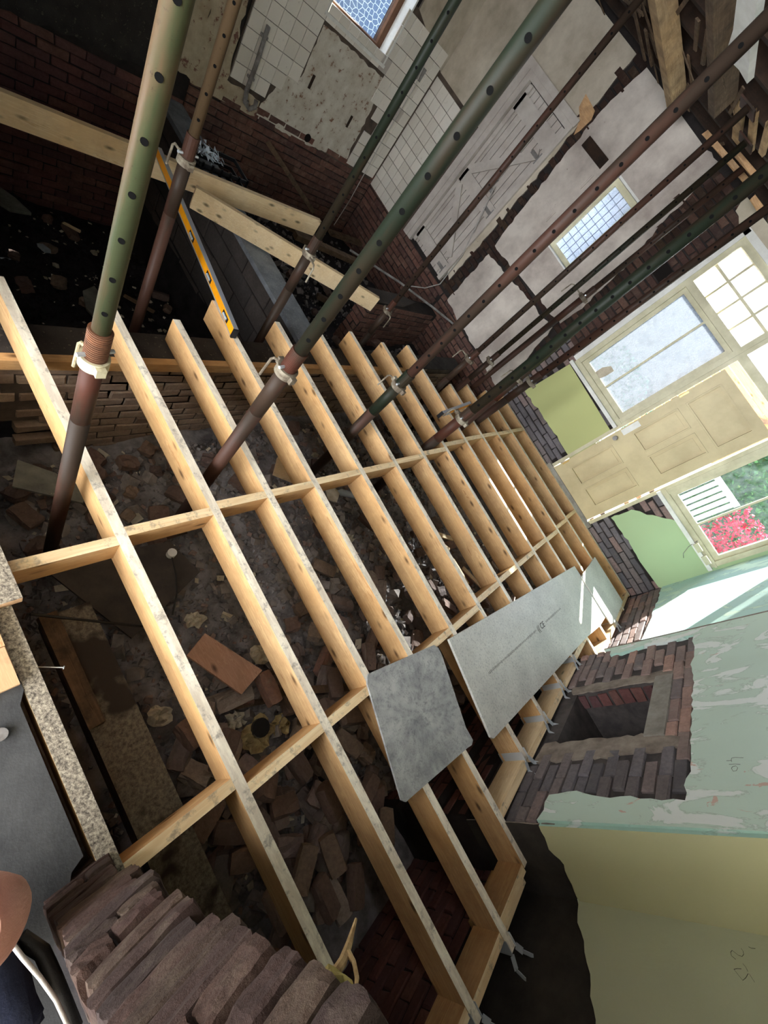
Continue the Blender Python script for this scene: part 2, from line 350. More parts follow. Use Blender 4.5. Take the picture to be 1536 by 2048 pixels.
# ------------------------------------------------------------------ mesh helpers
class MB:
    def __init__(s): s.v = []; s.f = []; s.m = []
    def add(s, vs, fs, mi=0):
        k = len(s.v); s.v += [tuple(p) for p in vs]
        for f in fs:
            s.f.append(tuple(k + i for i in f)); s.m.append(mi)
    def box(s, x0, x1, y0, y1, z0, z1, mi=0, top=None):
        vs = [(x, y, z) for z in (z0, z1) for y in (y0, y1) for x in (x0, x1)]
        fs = [(0, 2, 3, 1), (4, 5, 7, 6), (0, 1, 5, 4), (2, 6, 7, 3), (0, 4, 6, 2), (1, 3, 7, 5)]
        k = len(s.f); s.add(vs, fs, mi)
        if top is not None: s.m[k + 1] = top
        return s
    def beam(s, p, q, wd, ht, up=(0, 0, 1), mi=0, top=None, jit=0):
        p = Vector(p); q = Vector(q); d = (q - p).normalized(); side = d.cross(Vector(up)).normalized(); u = side.cross(d)
        vs = []
        for e in (p, q):
            for a, b in ((-1, -1), (1, -1), (1, 1), (-1, 1)):
                vs.append(e + side * (a * wd / 2 + rr(-jit, jit)) + u * (b * ht / 2 + rr(-jit, jit)) + d * rr(-jit, jit))
        fs = [(0, 1, 2, 3), (7, 6, 5, 4), (0, 4, 5, 1), (1, 5, 6, 2), (2, 6, 7, 3), (3, 7, 4, 0)]
        k = len(s.f); s.add(vs, fs, mi)
        if top is not None: s.m[k + 4] = top
        return s
    def cyl(s, p, q, r, n=14, r2=None, mi=0, cap=True):
        p = Vector(p); q = Vector(q); r2 = r if r2 is None else r2
        d = (q - p).normalized(); a = d.orthogonal().normalized(); b = d.cross(a)
        vs = []
        for e, rad in ((p, r), (q, r2)):
            for i in range(n):
                t = 2 * math.pi * i / n; vs.append(e + (a * math.cos(t) + b * math.sin(t)) * rad)
        fs = [(i, (i + 1) % n, n + (i + 1) % n, n + i) for i in range(n)]
        if cap: fs += [tuple(range(n - 1, -1, -1)), tuple(range(n, 2 * n))]
        s.add(vs, fs, mi); return s
    def tube(s, pts, r, n=8, mi=0):
        pts = [Vector(p) for p in pts]; vs = []; a = None
        for i, p in enumerate(pts):
            d = (pts[min(i + 1, len(pts) - 1)] - pts[max(i - 1, 0)]).normalized()
            a = d.orthogonal().normalized() if a is None else (a - d * a.dot(d)).normalized()
            b = d.cross(a); rad = r[i] if isinstance(r, (list, tuple)) else r
            vs += [p + (a * math.cos(2 * math.pi * k / n) + b * math.sin(2 * math.pi * k / n)) * rad for k in range(n)]
        fs = []
        for i in range(len(pts) - 1):
            fs += [(i * n + k, i * n + (k + 1) % n, (i + 1) * n + (k + 1) % n, (i + 1) * n + k) for k in range(n)]
        fs += [tuple(range(n - 1, -1, -1)), tuple((len(pts) - 1) * n + k for k in range(n))]
        s.add(vs, fs, mi); return s
    def slab(s, pts, off, mi=0, side=None):
        """polygon pts (3-D, planar) extruded by vector off"""
        pts = [Vector(p) for p in pts]; off = Vector(off); n = len(pts)
        nr = Vector((0, 0, 0))
        for i in range(n): nr += pts[i].cross(pts[(i + 1) % n])
        if nr.dot(off) < 0: pts.reverse()
        vs = pts + [p + off for p in pts]
        s.add(vs, [tuple(range(n - 1, -1, -1)), tuple(range(n, 2 * n))], mi)
        s.add(vs, [(i, (i + 1) % n, n + (i + 1) % n, n + i) for i in range(n)], mi if side is None else side)
        return s
    def mesh(s, name, mats, origin=(0, 0, 0), smooth=False):
        me = bpy.data.meshes.new(name)
        o = Vector(origin)
        me.from_pydata([tuple(Vector(p) - o) for p in s.v], [], s.f)
        for m in mats: me.materials.append(MATS[m])
        me.polygons.foreach_set('material_index', s.m)
        if smooth: me.polygons.foreach_set('use_smooth', [len(f) < 5 for f in s.f])
        me.update(); return me
    def build(s, name, mats, parent=None, origin=None, smooth=False):
        if isinstance(mats, str): mats = [mats]
        if origin is None:
            if parent is None:
                a = np.array(s.v); lo = a.min(0); hi = a.max(0)
                origin = ((lo[0] + hi[0]) / 2, (lo[1] + hi[1]) / 2, lo[2])
            else: origin = wl(parent)
        o = bpy.data.objects.new(name, s.mesh(name, mats, origin, smooth))
        COL.objects.link(o)
        if parent is None: o.location = origin
        else:
            o.parent = parent; o.location = Vector(origin) - Vector(wl(parent))
        o['_w'] = [float(k) for k in origin]
        return o
def wl(o): return tuple(o['_w']) if '_w' in o.keys() else tuple(o.location)
def tag(o, label, cat, group=None):
    o['label'] = label; o['category'] = cat
    if group: o['group'] = group
    return o
def struct(o, label=None, cat=None):
    o['kind'] = 'structure'
    if label: o['label'] = label
    if cat: o['category'] = cat
    return o
def empty(name, loc, label=None, cat=None, group=None):
    o = bpy.data.objects.new(name, None); COL.objects.link(o); o.location = loc; o['_w'] = [float(k) for k in loc]
    o.empty_display_size = 0.1
    if label: tag(o, label, cat, group)
    return o
def inside(poly, a, b):
    c = False; n = len(poly); j = n - 1
    for i in range(n):
        (x1, y1), (x2, y2) = poly[i], poly[j]
        if (y1 > b) != (y2 > b) and a < (x2 - x1) * (b - y1) / (y2 - y1) + x1: c = not c
        j = i
    return c
def ragged(poly, amp, step=0.05, keep=()):
    out = []; n = len(poly)
    for i in range(n):
        (a0, b0), (a1, b1) = poly[i], poly[(i + 1) % n]
        L = math.hypot(a1 - a0, b1 - b0); k = max(1, int(L / step))
        da, db = -(b1 - b0) / (L or 1), (a1 - a0) / (L or 1)
        for j in range(k):
            t = j / k; z = 0 if (i in keep or j == 0) else rr(-amp, amp) + amp * 1.5 * noise.noise(Vector(((a0 + (a1 - a0) * t) * 5, (b0 + (b1 - b0) * t) * 5, i)))
            out.append((a0 + (a1 - a0) * t + da * z, b0 + (b1 - b0) * t + db * z))
    return out
def wall_boxes(mb, ax, p0, p1, a0, a1, z0, z1, holes=(), mi=0):
    """a wall slab normal to axis ax between p0 and p1, with rectangular holes (a0,a1,z0,z1)"""
    A = sorted({a0, a1} | {h[0] for h in holes} | {h[1] for h in holes}); Z = sorted({z0, z1} | {h[2] for h in holes} | {h[3] for h in holes})
    A = [a for a in A if a0 <= a <= a1]; Z = [z for z in Z if z0 <= z <= z1]
    for i in range(len(A) - 1):
        for j in range(len(Z) - 1):
            ca, cz = (A[i] + A[i + 1]) / 2, (Z[j] + Z[j + 1]) / 2
            if any(h[0] < ca < h[1] and h[2] < cz < h[3] for h in holes): continue
            if ax == 1: mb.box(A[i], A[i + 1], p0, p1, Z[j], Z[j + 1], mi)
            else: mb.box(p0, p1, A[i], A[i + 1], Z[j], Z[j + 1], mi)
    return mb

def rects(ax, p0, p1, rs, mb=None, mi=0):
    """union of rectangles (a0,a1,z0,z1) as boxes without overlaps"""
    mb = mb or MB()
    A = sorted({v for r in rs for v in r[:2]}); Z = sorted({v for r in rs for v in r[2:]})
    for i in range(len(A) - 1):
        for j in range(len(Z) - 1):
            ca, cz = (A[i] + A[i + 1]) / 2, (Z[j] + Z[j + 1]) / 2
            if any(r[0] < ca < r[1] and r[2] < cz < r[3] for r in rs):
                if ax == 1: mb.box(A[i], A[i + 1], p0, p1, Z[j], Z[j + 1], mi)
                else: mb.box(p0, p1, A[i], A[i + 1], Z[j], Z[j + 1], mi)
    return mb

# brick pieces: local x length, y depth (front at +y), z height
def brick_mesh(name, L, Hh, D, mat, seed, jit=0.004, ch=0.006):
    rnd = random.Random(seed); j = lambda: rnd.uniform(-jit, jit)
    v = []
    for (y, sx, sz) in ((-D, L / 2, Hh / 2), (-ch, L / 2, Hh / 2), (0, L / 2 - ch, Hh / 2 - ch)):
        for a, b in ((-1, -1), (1, -1), (1, 1), (-1, 1)): v.append((a * sx + j(), y + j(), b * sz + j()))
    f = []
    for k in (0, 4):
        f += [(k + i, k + 4 + i, k + 4 + (i + 1) % 4, k + (i + 1) % 4) for i in range(4)]
    f.append((8, 11, 10, 9)); f.append((0, 1, 2, 3))
    me = bpy.data.meshes.new(name); me.from_pydata(v, [], f); me.materials.append(MATS[mat]); me.update()
    return me
_bm = {}
def brick_set(mat, L=0.215, Hh=0.065, D=0.05, jit=0.004, k=5, ch=0.006):
    key = (mat, round(L, 3), round(Hh, 3), D)
    if key not in _bm: _bm[key] = [brick_mesh('brick', L, Hh, D, mat, i * 31 + int(L * 1000), jit, ch) for i in range(k)]
    return _bm[key]
def brick_field(parent, nrm, pos, a0, a1, z0, z1, mat, test=None, L=0.225, Hh=0.075, joint=0.011, depth=0.05, out=0.004, header=0.0, jit=0.004, name='brick', limit=300, mats=None):
    nv = Vector(nrm); v = Vector((0, 0, 1)); u = nv.cross(v)
    ax = 0 if abs(nrm[0]) > 0.5 else 1
    rot = Matrix((u, nv, v)).transposed().to_4x4()
    rows = int(round((z1 - z0) / Hh)); cnt = 0; pl = Vector(wl(parent))
    for r in range(rows):
        z = z0 + (r + 0.5) * Hh
        a = a0 - (L / 2 if r % 2 else 0) + rr(-0.01, 0.01)
        hd = header and (r % 3 == 0)
        l = L / 2 if hd else L
        while a < a1:
            s, e = max(a, a0), min(a + l, a1); a += l
            if e - s < 0.035: continue
            c = (s + e) / 2
            if test and not test(c, z): continue
            if cnt >= limit: return cnt
            ln = e - s - joint; ln = round(ln / 0.02) * 0.02 if abs(ln - (l - joint)) > 0.005 else l - joint
            mm = mat if mats is None else RND.choice(mats)
            ms = brick_set(mm, ln, Hh - joint, depth, jit)
            o = bpy.data.objects.new(name, RND.choice(ms)); COL.objects.link(o)
            p = [0, 0, z + rr(-0.003, 0.003)]; p[1 - ax] = c; p[ax] = pos
            q = Vector(p) + nv * (out + rr(-0.005, 0.006))
            m = rot.copy(); m = m @ Matrix.Rotation(rr(-0.02, 0.02), 4, 'Y')
            m.translation = q - pl
            o.parent = parent; o.matrix_local = m; cnt += 1
    return cnt
def plaster(parent, ax, pos, poly, mat, thick, amp=0.012, step=0.05, keep=(), name='plaster', sidemat='mortar_pale'):
    """plaster skin on the plane axis ax = pos: poly in (a, z), thick is signed along the axis towards the room"""
    pts = ragged(poly, amp, step, keep)
    p3 = [((pos, a, z) if ax == 0 else (a, pos, z)) for a, z in pts]
    off = [0, 0, 0]; off[ax] = thick
    o = MB().slab(p3, off, 0, 1).build(name, [mat, sidemat], parent)
    return o

# ------------------------------------------------------------------ the setting: walls
YF = 5.65; XL = -5.02; CZ = 2.83; XN = 2.053; XB = 1.62; XR = 1.885
YB0, YB1 = 1.79, 3.67
# openings of the far wall (x0, x1, z0, z1)
W2 = (-1.03, -0.10, 0.92, 2.67); DR = (-0.10, 0.83, 0.03, 2.67); W3 = (0.83, 1.83, 0.92, 2.67)
SW = (-2.42, -1.97, 1.36, 2.23); LD = (-3.90, -3.18, 0.10, 2.09)
def fpoly(*px): return [(P(u, v, 1, YF)[0], P(u, v, 1, YF)[2]) for u, v in px]

# scullery bay of the far wall: tiles, ledged door
wf = struct(wall_boxes(MB(), 1, YF + 0.012, YF + 0.3, XL - 0.3, -2.95, -1.6, CZ + 0.5, [LD]).build('wall_far', 'mortar_dark'))
pl_a = [(XL, 1.46), (-4.03, 1.46), (-4.03, 2.19), (-3.12, 2.15), (-3.12, 0.25), (-3.02, 0.2), (-3.04, 1.2), (-3.09, 2.0), (-3.13, 2.6), (-3.14, CZ), (XL, CZ)]
plaster(wf, 1, YF + 0.01, pl_a, 'ochre_plaster', -0.02, 0.012, 0.06, keep=(0, 1, 2, 3, 9, 10))
brick_field(wf, (0, -1, 0), YF, XL, -2.97, -1.3, 0.08, 'brick_red', lambda a, z: True, limit=240)
brick_field(wf, (0, -1, 0), YF, -3.20, -2.96, 0.08, CZ, 'brick_jamb', lambda a, z: not inside(pl_a, a, z) and a > (-3.10 if z < 2.2 else -3.3), limit=60)
# tiles beside the ledged door
def tiles(parent, nrm, pos, a0, a1, z0, z1, sz, test, out):
    key = 'tile'; ms = brick_set('tile_glaze', sz - 0.006, sz - 0.006, 0.012, 0.0006, 3, 0.0015)
    nv = Vector(nrm); v = Vector((0, 0, 1)); u = nv.cross(v); ax = 0 if abs(nrm[0]) > .5 else 1
    rot = Matrix((u, nv, v)).transposed().to_4x4(); pv = Vector(wl(parent)); n = 0
    for i in range(int((a1 - a0) / sz)):
        for j in range(int((z1 - z0) / sz)):
            a = a0 + (i + .5) * sz; z = z0 + (j + .5) * sz
            if not test(a, z): continue
            p = [0, 0, z]; p[1 - ax] = a; p[ax] = pos
            m = rot.copy(); m.translation = Vector(p) + nv * (out + rr(-.0008, .0008)) - pv
            o = bpy.data.objects.new('tile', RND.choice(ms)); COL.objects.link(o); o.parent = parent; o.matrix_local = m; n += 1
MB().box(XL, -4.03, YF - 0.004, YF + 0.012, 0.0, 1.46).build('tile_bedding', 'mortar', wf)
tiles(wf, (0, -1, 0), YF, XL, -4.03, 0.0, 1.47, 0.1415, lambda a, z: True, 0.014)
# mouldings round the ledged door
fr = struct(rects(1, YF - 0.06, YF - .0455, ((-4.06, -3.97, .06, 2.22), (-4.06, -3.1, 2.15, 2.22)), rects(1, YF - 0.045, YF + 0.06, ((-4.03, -3.90, .06, 2.19), (-4.03, -3.12, 2.09, 2.19), (-3.18, -3.12, .1, 2.19))))
            .build('trim_1', 'door_white'), 'cream painted frame round the ledged and braced door', 'door frame')
MB().box(-3.9, -3.18, YF + .06, YF + .09, .1, 2.09).build('door_light_stop', 'mortar_dark', wf)  # added panel, stops daylight leaking between the door planks
# the ledged and braced door
dl = struct(empty('door_1', (-3.86, YF + 0.02, 0.1)), 'dusty white ledged and braced boarded door in the tiled corner', 'door')
for i in range(8):
    x = -3.895 + i * 0.0895
    MB().box(x + 0.003, x + 0.0825, YF + 0.03, YF + 0.055, 0.1, 2.085).build('plank', 'door_white', dl)
for z0, z1 in ((0.16, 0.31), (0.98, 1.13), (1.83, 2.0)):
    MB().box(-3.88, -3.2, YF - 0.006, YF + 0.019, z0, z1).build('ledge', 'door_white', dl)
MB().box(-3.89, -3.84, YF - 0.006, YF + 0.019, 0.1, 2.08).build('ledge', 'door_white', dl)
MB().beam((-3.84, YF + .006, 1.14), (-3.24, YF + .006, 1.78), .022, .10, (1, 0, 0)).build('brace', 'door_white', dl)
MB().beam((-3.84, YF + .006, 0.96), (-3.26, YF + .006, 0.36), .022, .09, (1, 0, 0)).build('brace', 'door_white', dl)
for z in (0.2, 1.04, 1.74):
    h = MB().box(-3.33, -3.19, YF - .014, YF - .006, z - .012, z + .03)
    h.cyl((-3.2, YF - .012, z - .05), (-3.2, YF - .012, z + .07), .012, 8).build('hinge', 'old_metal', dl)
lt = MB().tube([(-3.42, YF - .01, 1.2), (-3.42, YF - .05, 1.23), (-3.42, YF - .05, 1.29), (-3.42, YF - .01, 1.32)], .006, 6)
lt.build('latch', 'old_metal', dl)
MB().box(-3.46, -3.38, YF - .01, YF + .019, 1.18, 1.22).build('latch_plate', 'old_metal', dl)

# pantry bay: the plain plastered strip with the small leaded window
wp = struct(wall_boxes(MB(), 1, YF + 0.012, YF + 0.3, -2.95, -1.35, -1.6, CZ + 0.5, [SW]).build('wall_far', 'mortar_dark'))
b_low = fpoly((895, 600), (978, 508), (1105, 655), (1000, 787))
b_l = [(-2.86, 0.90), (-2.42, 0.94), (-1.97, 0.97), (-1.97, 1.36), (-2.42, 1.36), (-2.42, 2.23), (-1.97, 2.23), (-1.97, 2.5), (-1.97, CZ - 0.02), (-2.96, CZ), (-3.01, 2.5), (-2.97, 1.8), (-2.9, 1.2)]
b_r = [(-1.97, 0.97), (-1.52, 1.02), (-1.50, 1.4), (-1.56, 1.9), (-1.66, 2.3), (-1.72, CZ), (-1.97, CZ - 0.02)]
for pl_, kp, mt in ((b_low, (), 'pantry_plaster'), (b_l, (1, 2, 3, 4, 5, 6, 7, 8), 'pantry_plaster'), (b_r, (6,), 'pantry_plaster')):
    plaster(wp, 1, YF + 0.01, pl_, mt, -0.02, 0.012, 0.05, keep=kp)
tst = lambda a, z: not (inside(b_low, a, z) or inside(b_l, a, z) or inside(b_r, a, z) or (SW[0] - .05 < a < SW[1] + .05 and SW[2] - .03 < z < SW[3] + .03))
brick_field(wp, (0, -1, 0), YF, -2.95, -1.36, -1.3, 0.10, 'brick_red', tst, limit=170)
brick_field(wp, (0, -1, 0), YF, -3.02, -1.36, 0.10, CZ, 'brick_jamb', tst, limit=130)
# sockets and a loose dark batten on the plaster
MB().box(-2.74, -2.56, YF - 0.02, YF - 0.008, 1.90, 2.06).box(-2.725, -2.575, YF - 0.026, YF - 0.02, 1.915, 2.045).build('socket_plate', 'pantry_plaster', wp)
MB().box(-2.76, -2.58, YF - 0.02, YF - 0.008, 1.48, 1.6).box(-2.745, -2.595, YF - 0.026, YF - 0.02, 1.495, 1.585).build('socket_plate', 'pantry_plaster', wp)
MB().beam(P(1172, 282, 1, YF - .03), P(1208, 328, 1, YF - .03), 0.03, 0.1, (0, 0, 1)).build('batten', 'ceiling_timber', wp)
MB().slab([P(*q, 1, YF - .012) for q in ((1172, 188), (1190, 222), (1183, 240), (1160, 262), (1148, 270), (1160, 240), (1158, 215))], (0, -.006, 0)).build('torn_lining', 'split_timber', wp)

# small leaded window
s0, s1, t0, t1 = SW
w1 = struct(empty('window_1', (s0, YF, t0)), 'small leaded window with white reveal in the plastered pantry wall', 'window')
f = rects(1, YF - .012, YF + .16, ((s0, s0 + .02, t0, t1), (s1 - .02, s1, t0, t1), (s0, s1, t1 - .02, t1), (s0, s1, t0 - .0, t0 + .015)))
f.build('window_reveal', 'white_paint', w1)
f = rects(1, YF + .1, YF + .15, ((s0 + .021, s0 + .07, t0 + .016, t1 - .021), (s1 - .07, s1 - .021, t0 + .016, t1 - .021), (s0 + .021, s1 - .021, t1 - .08, t1 - .021), (s0 + .021, s1 - .021, t0 + .016, t0 + .07)))
f.build('window_frame', 'window_paint', w1)
MB().box(s0 + .06, s1 - .06, YF + .122, YF + .126, t0 + .06, t1 - .07).build('pane', 'glass_frosted', w1)
for i in range(1, 4):
    x = s0 + .07 + (s1 - s0 - .14) * i / 4; MB().box(x - .003, x + .003, YF + .115, YF + .121, t0 + .07, t1 - .08).build('lead_bar', 'lead_came', w1)
for i in range(1, 9):
    z = t0 + .07 + (t1 - t0 - .15) * i / 9; MB().box(s0 + .07, s1 - .07, YF + .115, YF + .121, z - .003, z + .003).build('lead_bar', 'lead_came', w1)

# living-room bay: big windows and the doorway
wm = struct(wall_boxes(MB(), 1, YF + 0.012, YF + 0.3, -1.35, XR + .3, -1.6, CZ + 0.5, [(-1.03, 0.83, 0.92, 2.67), (-.10, .83, .03, 1.0), W3]).build('wall_far', 'mortar_dark'))
g_l = fpoly((1048, 778), (1068, 772), (1140, 728), (1222, 862), (1160, 912), (1145, 925), (1118, 880), (1085, 830))
g_r = [(0.86, 0.30), (1.2, 0.33), (1.55, 0.31), (XR, 0.33), (XR, 0.93), (1.83, 0.93), (1.83, 0.885), (1.2, 0.885), (1.12, 0.80), (1.0, 0.66), (0.93, 0.62), (0.87, 0.55)]
g_t = [(-1.06, 2.66), (1.9, 2.66), (1.9, CZ), (-1.35, CZ), (-1.28, 2.72)]
g_c = [(1.83, 0.93), (XR, 0.93), (XR, 2.66), (1.83, 2.66)]
for pl_, mt, kp in ((g_l, 'paint_lime', (1, 2, 3)), (g_r, 'paint_pale_green', (2, 3, 4, 5, 6)), (g_t, 'cream_plaster', (0, 1, 2)), (g_c, 'paint_pale_green', (0, 1, 2, 3))):
    plaster(wm, 1, YF + 0.01, pl_, mt, -0.022, 0.01, 0.05, keep=kp)
tst = lambda a, z: not (inside(g_l, a, z) or inside(g_r, a, z) or inside(g_t, a, z) or -1.03 < a < 1.83 and z > 0.9 or -.12 < a < .84 and z > 0.0)
brick_field(wm, (0, -1, 0), YF, -1.38, XR, -0.9, 0.0, 'brick_tan', lambda a, z: a < -1.0, limit=30)
brick_field(wm, (0, -1, 0), YF, -1.38, XR, -0.02, 1.0, 'brick_sooty', tst, limit=170)
brick_field(wm, (0, -1, 0), YF, -1.78, -1.04, 1.0, CZ, 'brick_strip', lambda a, z: tst(a, z) and not inside(b_r, a, z), limit=95)
MB().box(-1.33, -1.18, YF - .012, YF + .005, 1.98, 2.12).build('putlog_hole', 'soot_and_shade_black', wm)  # black block, its colour stands for the shade in a hole
MB().box(-0.13, 0.86, YF - .05, YF + .3, -0.02, 0.045).build('threshold', 'sill_stone', wm)

def window(name, x0, x1, z0, z1, label, cols_low, glass_low):
    """a sash with a transom light above: outer frame, rails, bars, panes"""
    wd = struct(empty(name, (x0, YF, z0)), label, 'window')
    y0, y1 = YF - .02, YF + .1
    tz = 2.13
    fr = rects(1, y0, y1, ((x0, x0 + .055, z0, z1), (x1 - .055, x1, z0, z1), (x0, x1, z1 - .06, z1), (x0, x1, z0, z0 + .06), (x0, x1, tz, tz + .07)))
    fr.build('window_frame', 'window_paint', wd)
    sh = rects(1, YF + .01, YF + .06, ((x0 + .056, x0 + .1, z0 + .061, tz - .001), (x1 - .1, x1 - .056, z0 + .061, tz - .001), (x0 + .056, x1 - .056, tz - .045, tz - .001), (x0 + .056, x1 - .056, z0 + .061, z0 + .12)))
    sh.build('sash', 'window_paint', wd)
    xa, xb = x0 + .1, x1 - .1
    for i in range(1, cols_low):
        x = xa + (xb - xa) * i / cols_low; MB().box(x - .011, x + .011, YF + .02, YF + .05, z0 + .12, tz - .045).build('glazing_bar', 'window_paint', wd)
    for i in range(cols_low):
        MB().box(xa + (xb - xa) * i / cols_low, xa + (xb - xa) * (i + 1) / cols_low, YF + .033, YF + .037, z0 + .11, tz - .04).build('pane', glass_low, wd)
    xa, xb = x0 + .055, x1 - .055; za, zb = tz + .07, z1 - .06
    for i in range(1, 4):
        x = xa + (xb - xa) * i / 4; MB().box(x - .011, x + .011, YF + .02, YF + .05, za, zb).build('glazing_bar', 'window_paint', wd)
    z = (za + zb) / 2; MB().box(xa, xb, YF + .018, YF + .052, z - .012, z + .012).build('glazing_bar', 'window_paint', wd)
    for i in range(4):
        for j in range(2):
            MB().box(xa + (xb - xa) * i / 4, xa + (xb - xa) * (i + 1) / 4, YF + .033, YF + .037, za + (zb - za) * j / 2, za + (zb - za) * (j + 1) / 2).build('pane', 'glass_milky', wd)
    MB().box(x0 - .03, x1 + .01, YF - .075, YF + .1, z0 - .035, z0 + .005).build('window_sill', 'white_paint', wd)
    MB().box(x0 - .02, x1 + .01, YF - .03, YF - .008, z0 + .03, z0 + .055).build('bead', 'window_paint', wd)
    return wd
wA = window('window_2', W2[0], W2[1], W2[2], W2[3], 'tall cream framed window with swirly smeared panes left of the open doorway', 2, 'glass_smeared')
MB().box(W2[0] - .06, W2[0], YF - .035, YF + .03, .95, 2.72).build('window_trim', 'white_paint', wA)
MB().box(W2[0] - .06, W2[1], YF - .035, YF + .03, 2.67, 2.73).build('window_trim', 'white_paint', wA)
MB().slab([P(*q, 1, YF + .028) for q in ((1190, 745), (1205, 735), (1222, 732), (1228, 742), (1212, 752), (1200, 757))], (0, -.002, 0)).build('sticker', 'paper', wA)
wB = window('window_3', W3[0], W3[1], W3[2], W3[3], 'cream framed window beside the green corner, looking onto red flowers', 2, 'glass_clear')
MB().box(1.50, 1.60, YF - .10, YF - .04, .905, .955).build('sash_catch', 'window_paint', wB)
MB().box(1.66, 1.76, YF - .10, YF - .04, .905, .955).build('sash_catch', 'window_paint', wB)
MB().tube([(1.48, YF - .05, .96), (1.5, YF - .09, .86), (1.56, YF - .07, .77), (1.62, YF - .03, .74)], .003, 5).build('loose_wire', 'old_metal', wB)
struct(MB().box(-.34, .66, YF + .3, YF + 1.0, 2.72, 2.80).build('added_sun_blocker', 'window_paint'), 'unseen flat slab added outside above the garden doorway to block sun', 'light blocker')  # added out of view, keeps direct sun off the upper doorway
# doorway frame with transom light
dfm = struct(rects(1, YF - .021, YF + .099, ((-.099, -.055, .046, 2.669), (.785, .829, .046, 2.669), (-.099, .829, 2.12, 2.2), (-.099, .829, 2.61, 2.669)))
             .build('trim_2', 'window_paint'), 'cream door frame with a glazed light above the open doorway', 'door frame')
MB().box(-.055, .785, YF + .033, YF + .037, 2.2, 2.61).build('pane', 'glass_milky', dfm)
MB().box(.355, .377, YF + .02, YF + .05, 2.2, 2.61).build('glazing_bar', 'window_paint', dfm)

# the cream five-panel door leaning in the doorway
dz = struct(empty('door_2', (0.37, YF - .03, .05)), 'cream five panel door leaning in the garden doorway', 'door')
bl, br_, tr_, tl_ = P(1108, 932, 1, YF - .06), P(1176, 1040, 1, YF - .06), P(1546, 870, 1, YF - .06), P(1450, 746, 1, YF - .06)
DW = 0.80; DH = 1.95
def dpt(a, b, y=0.0):          # door coordinates a 0..DW across, b 0..DH up
    return (-0.045 + a, YF - .035 + y - .0 * b, 0.052 + b)
def dbox(mb, a0, a1, b0, b1, y0, y1, mi=0):
    p = dpt(a0, b0); return mb.box(p[0], p[0] + a1 - a0, YF - .035 + y0, YF - .035 + y1, p[2], p[2] + b1 - b0, mi)
panels = [(0.11, 0.37, 0.17, 0.72), (0.43, 0.69, 0.17, 0.72), (0.11, 0.37, 0.96, 1.45), (0.43, 0.69, 0.96, 1.45), (0.11, 0.69, 1.53, 1.86)]
MBd = MB(); wall_boxes(MBd, 1, YF - .055, YF - .012, dpt(0, 0)[0], dpt(DW, 0)[0], .052, .052 + DH, [(dpt(a, 0)[0], dpt(b, 0)[0], .052 + c, .052 + d) for a, b, c, d in panels])
MBd.build('stiles_and_rails', 'door_cream', dz)
for a, b, c, d in panels:
    p = MB(); dbox(p, a, b, c, d, .010, .020); dbox(p, a + .045, b - .045, c + .045, d - .045, .0, .010)
    for q in ((a + .001, a + .016, c + .001, d - .001), (b - .016, b - .001, c + .001, d - .001), (a + .016, b - .016, c + .001, c + .016), (a + .016, b - .016, d - .016, d - .001)): dbox(p, *q, -.026, .010)
    p.build('door_panel', 'door_cream', dz)
k = MB().cyl(dpt(.06, .80, -.07), dpt(.06, .80, -.02), .012, 12); k.cyl(dpt(.06, .80, -.1), dpt(.06, .80, -.06), .026, 14); k.build('door_knob', 'old_metal', dz)
kp = MB(); dbox(kp, .015, .085, .88, 1.08, -.024, -.02); kp.build('finger_plate', 'white_paint', dz)
for b in (.12, 1.52):
    h = MB(); dbox(h, .0 + .01, .028, b, b + .09, -.026, -.019); h.build('hinge', 'brass', dz)

# left wall: near brick part and the tiled part
wn = struct(MB().box(XL - .3, XL - .012, -.2, 2.87, -1.8, CZ + .5).build('wall_left', 'mortar_dark'))
brick_field(wn, (1, 0, 0), XL, .9, 2.87, -1.75, -.10, 'brick_dark', None, limit=200)
plaster(wn, 0, XL - .01, [(-.2, -.08), (1.2, -.2), (2.0, -.12), (2.5, -.06), (2.66, .0), (2.66, CZ), (-.2, CZ)], 'sooty_render', .045, .025, .08)
plaster(wn, 0, XL - .01, [(2.70, .05), (2.87, .02), (2.87, CZ), (2.70, CZ)], 'peeling_maroon', .03, .012, .05)
wt = struct(wall_boxes(MB(), 0, XL - .3, XL - .012, 2.87, YF + .3, -1.8, CZ + .5, [(3.90, 4.80, 1.13, 2.3)]).build('wall_left', 'mortar_dark'))
brick_field(wt, (1, 0, 0), XL, 2.87, YF, -1.15, .10, 'brick_red', None, limit=230)
t_patch = [(3.93, 1.03), (4.95, 1.03), (5.02, .09), (4.6, .06), (4.2, .02), (3.62, .02), (3.62, .16), (3.78, .52), (3.93, .56)]
t_maroon = [(2.87, .0), (3.25, .0), (3.60, .02), (3.6, .17), (3.20, .18), (3.16, .75), (3.18, 1.0), (3.05, 1.6), (2.87, 1.6)]
t_top = [(2.87, 1.62), (3.8, 1.62), (3.8, 2.36), (4.88, 2.36), (4.88, 1.68), (YF, 1.46), (YF, CZ), (2.87, CZ)]
plaster(wt, 0, XL - .01, t_patch, 'scorched_render', .014, .012, .05)
plaster(wt, 0, XL - .01, t_maroon, 'peeling_maroon', .018, .012, .05)
plaster(wt, 0, XL - .01, t_top, 'ochre_plaster', .022, .0, .2)
wall_boxes(MB(), 0, XL - .012, XL + .003, 3.2, YF, .04, 1.68, [(3.90, 4.80, 1.13, 1.7)]).build('tile_bedding', 'mortar', wt)
tst = lambda a, z: not inside(t_patch, a, z) and not inside(t_maroon, a, z) and not (3.88 < a < 4.8 and z > 1.16) and not (abs(a - 5.13) < .07 and abs(z - .52) < .07)
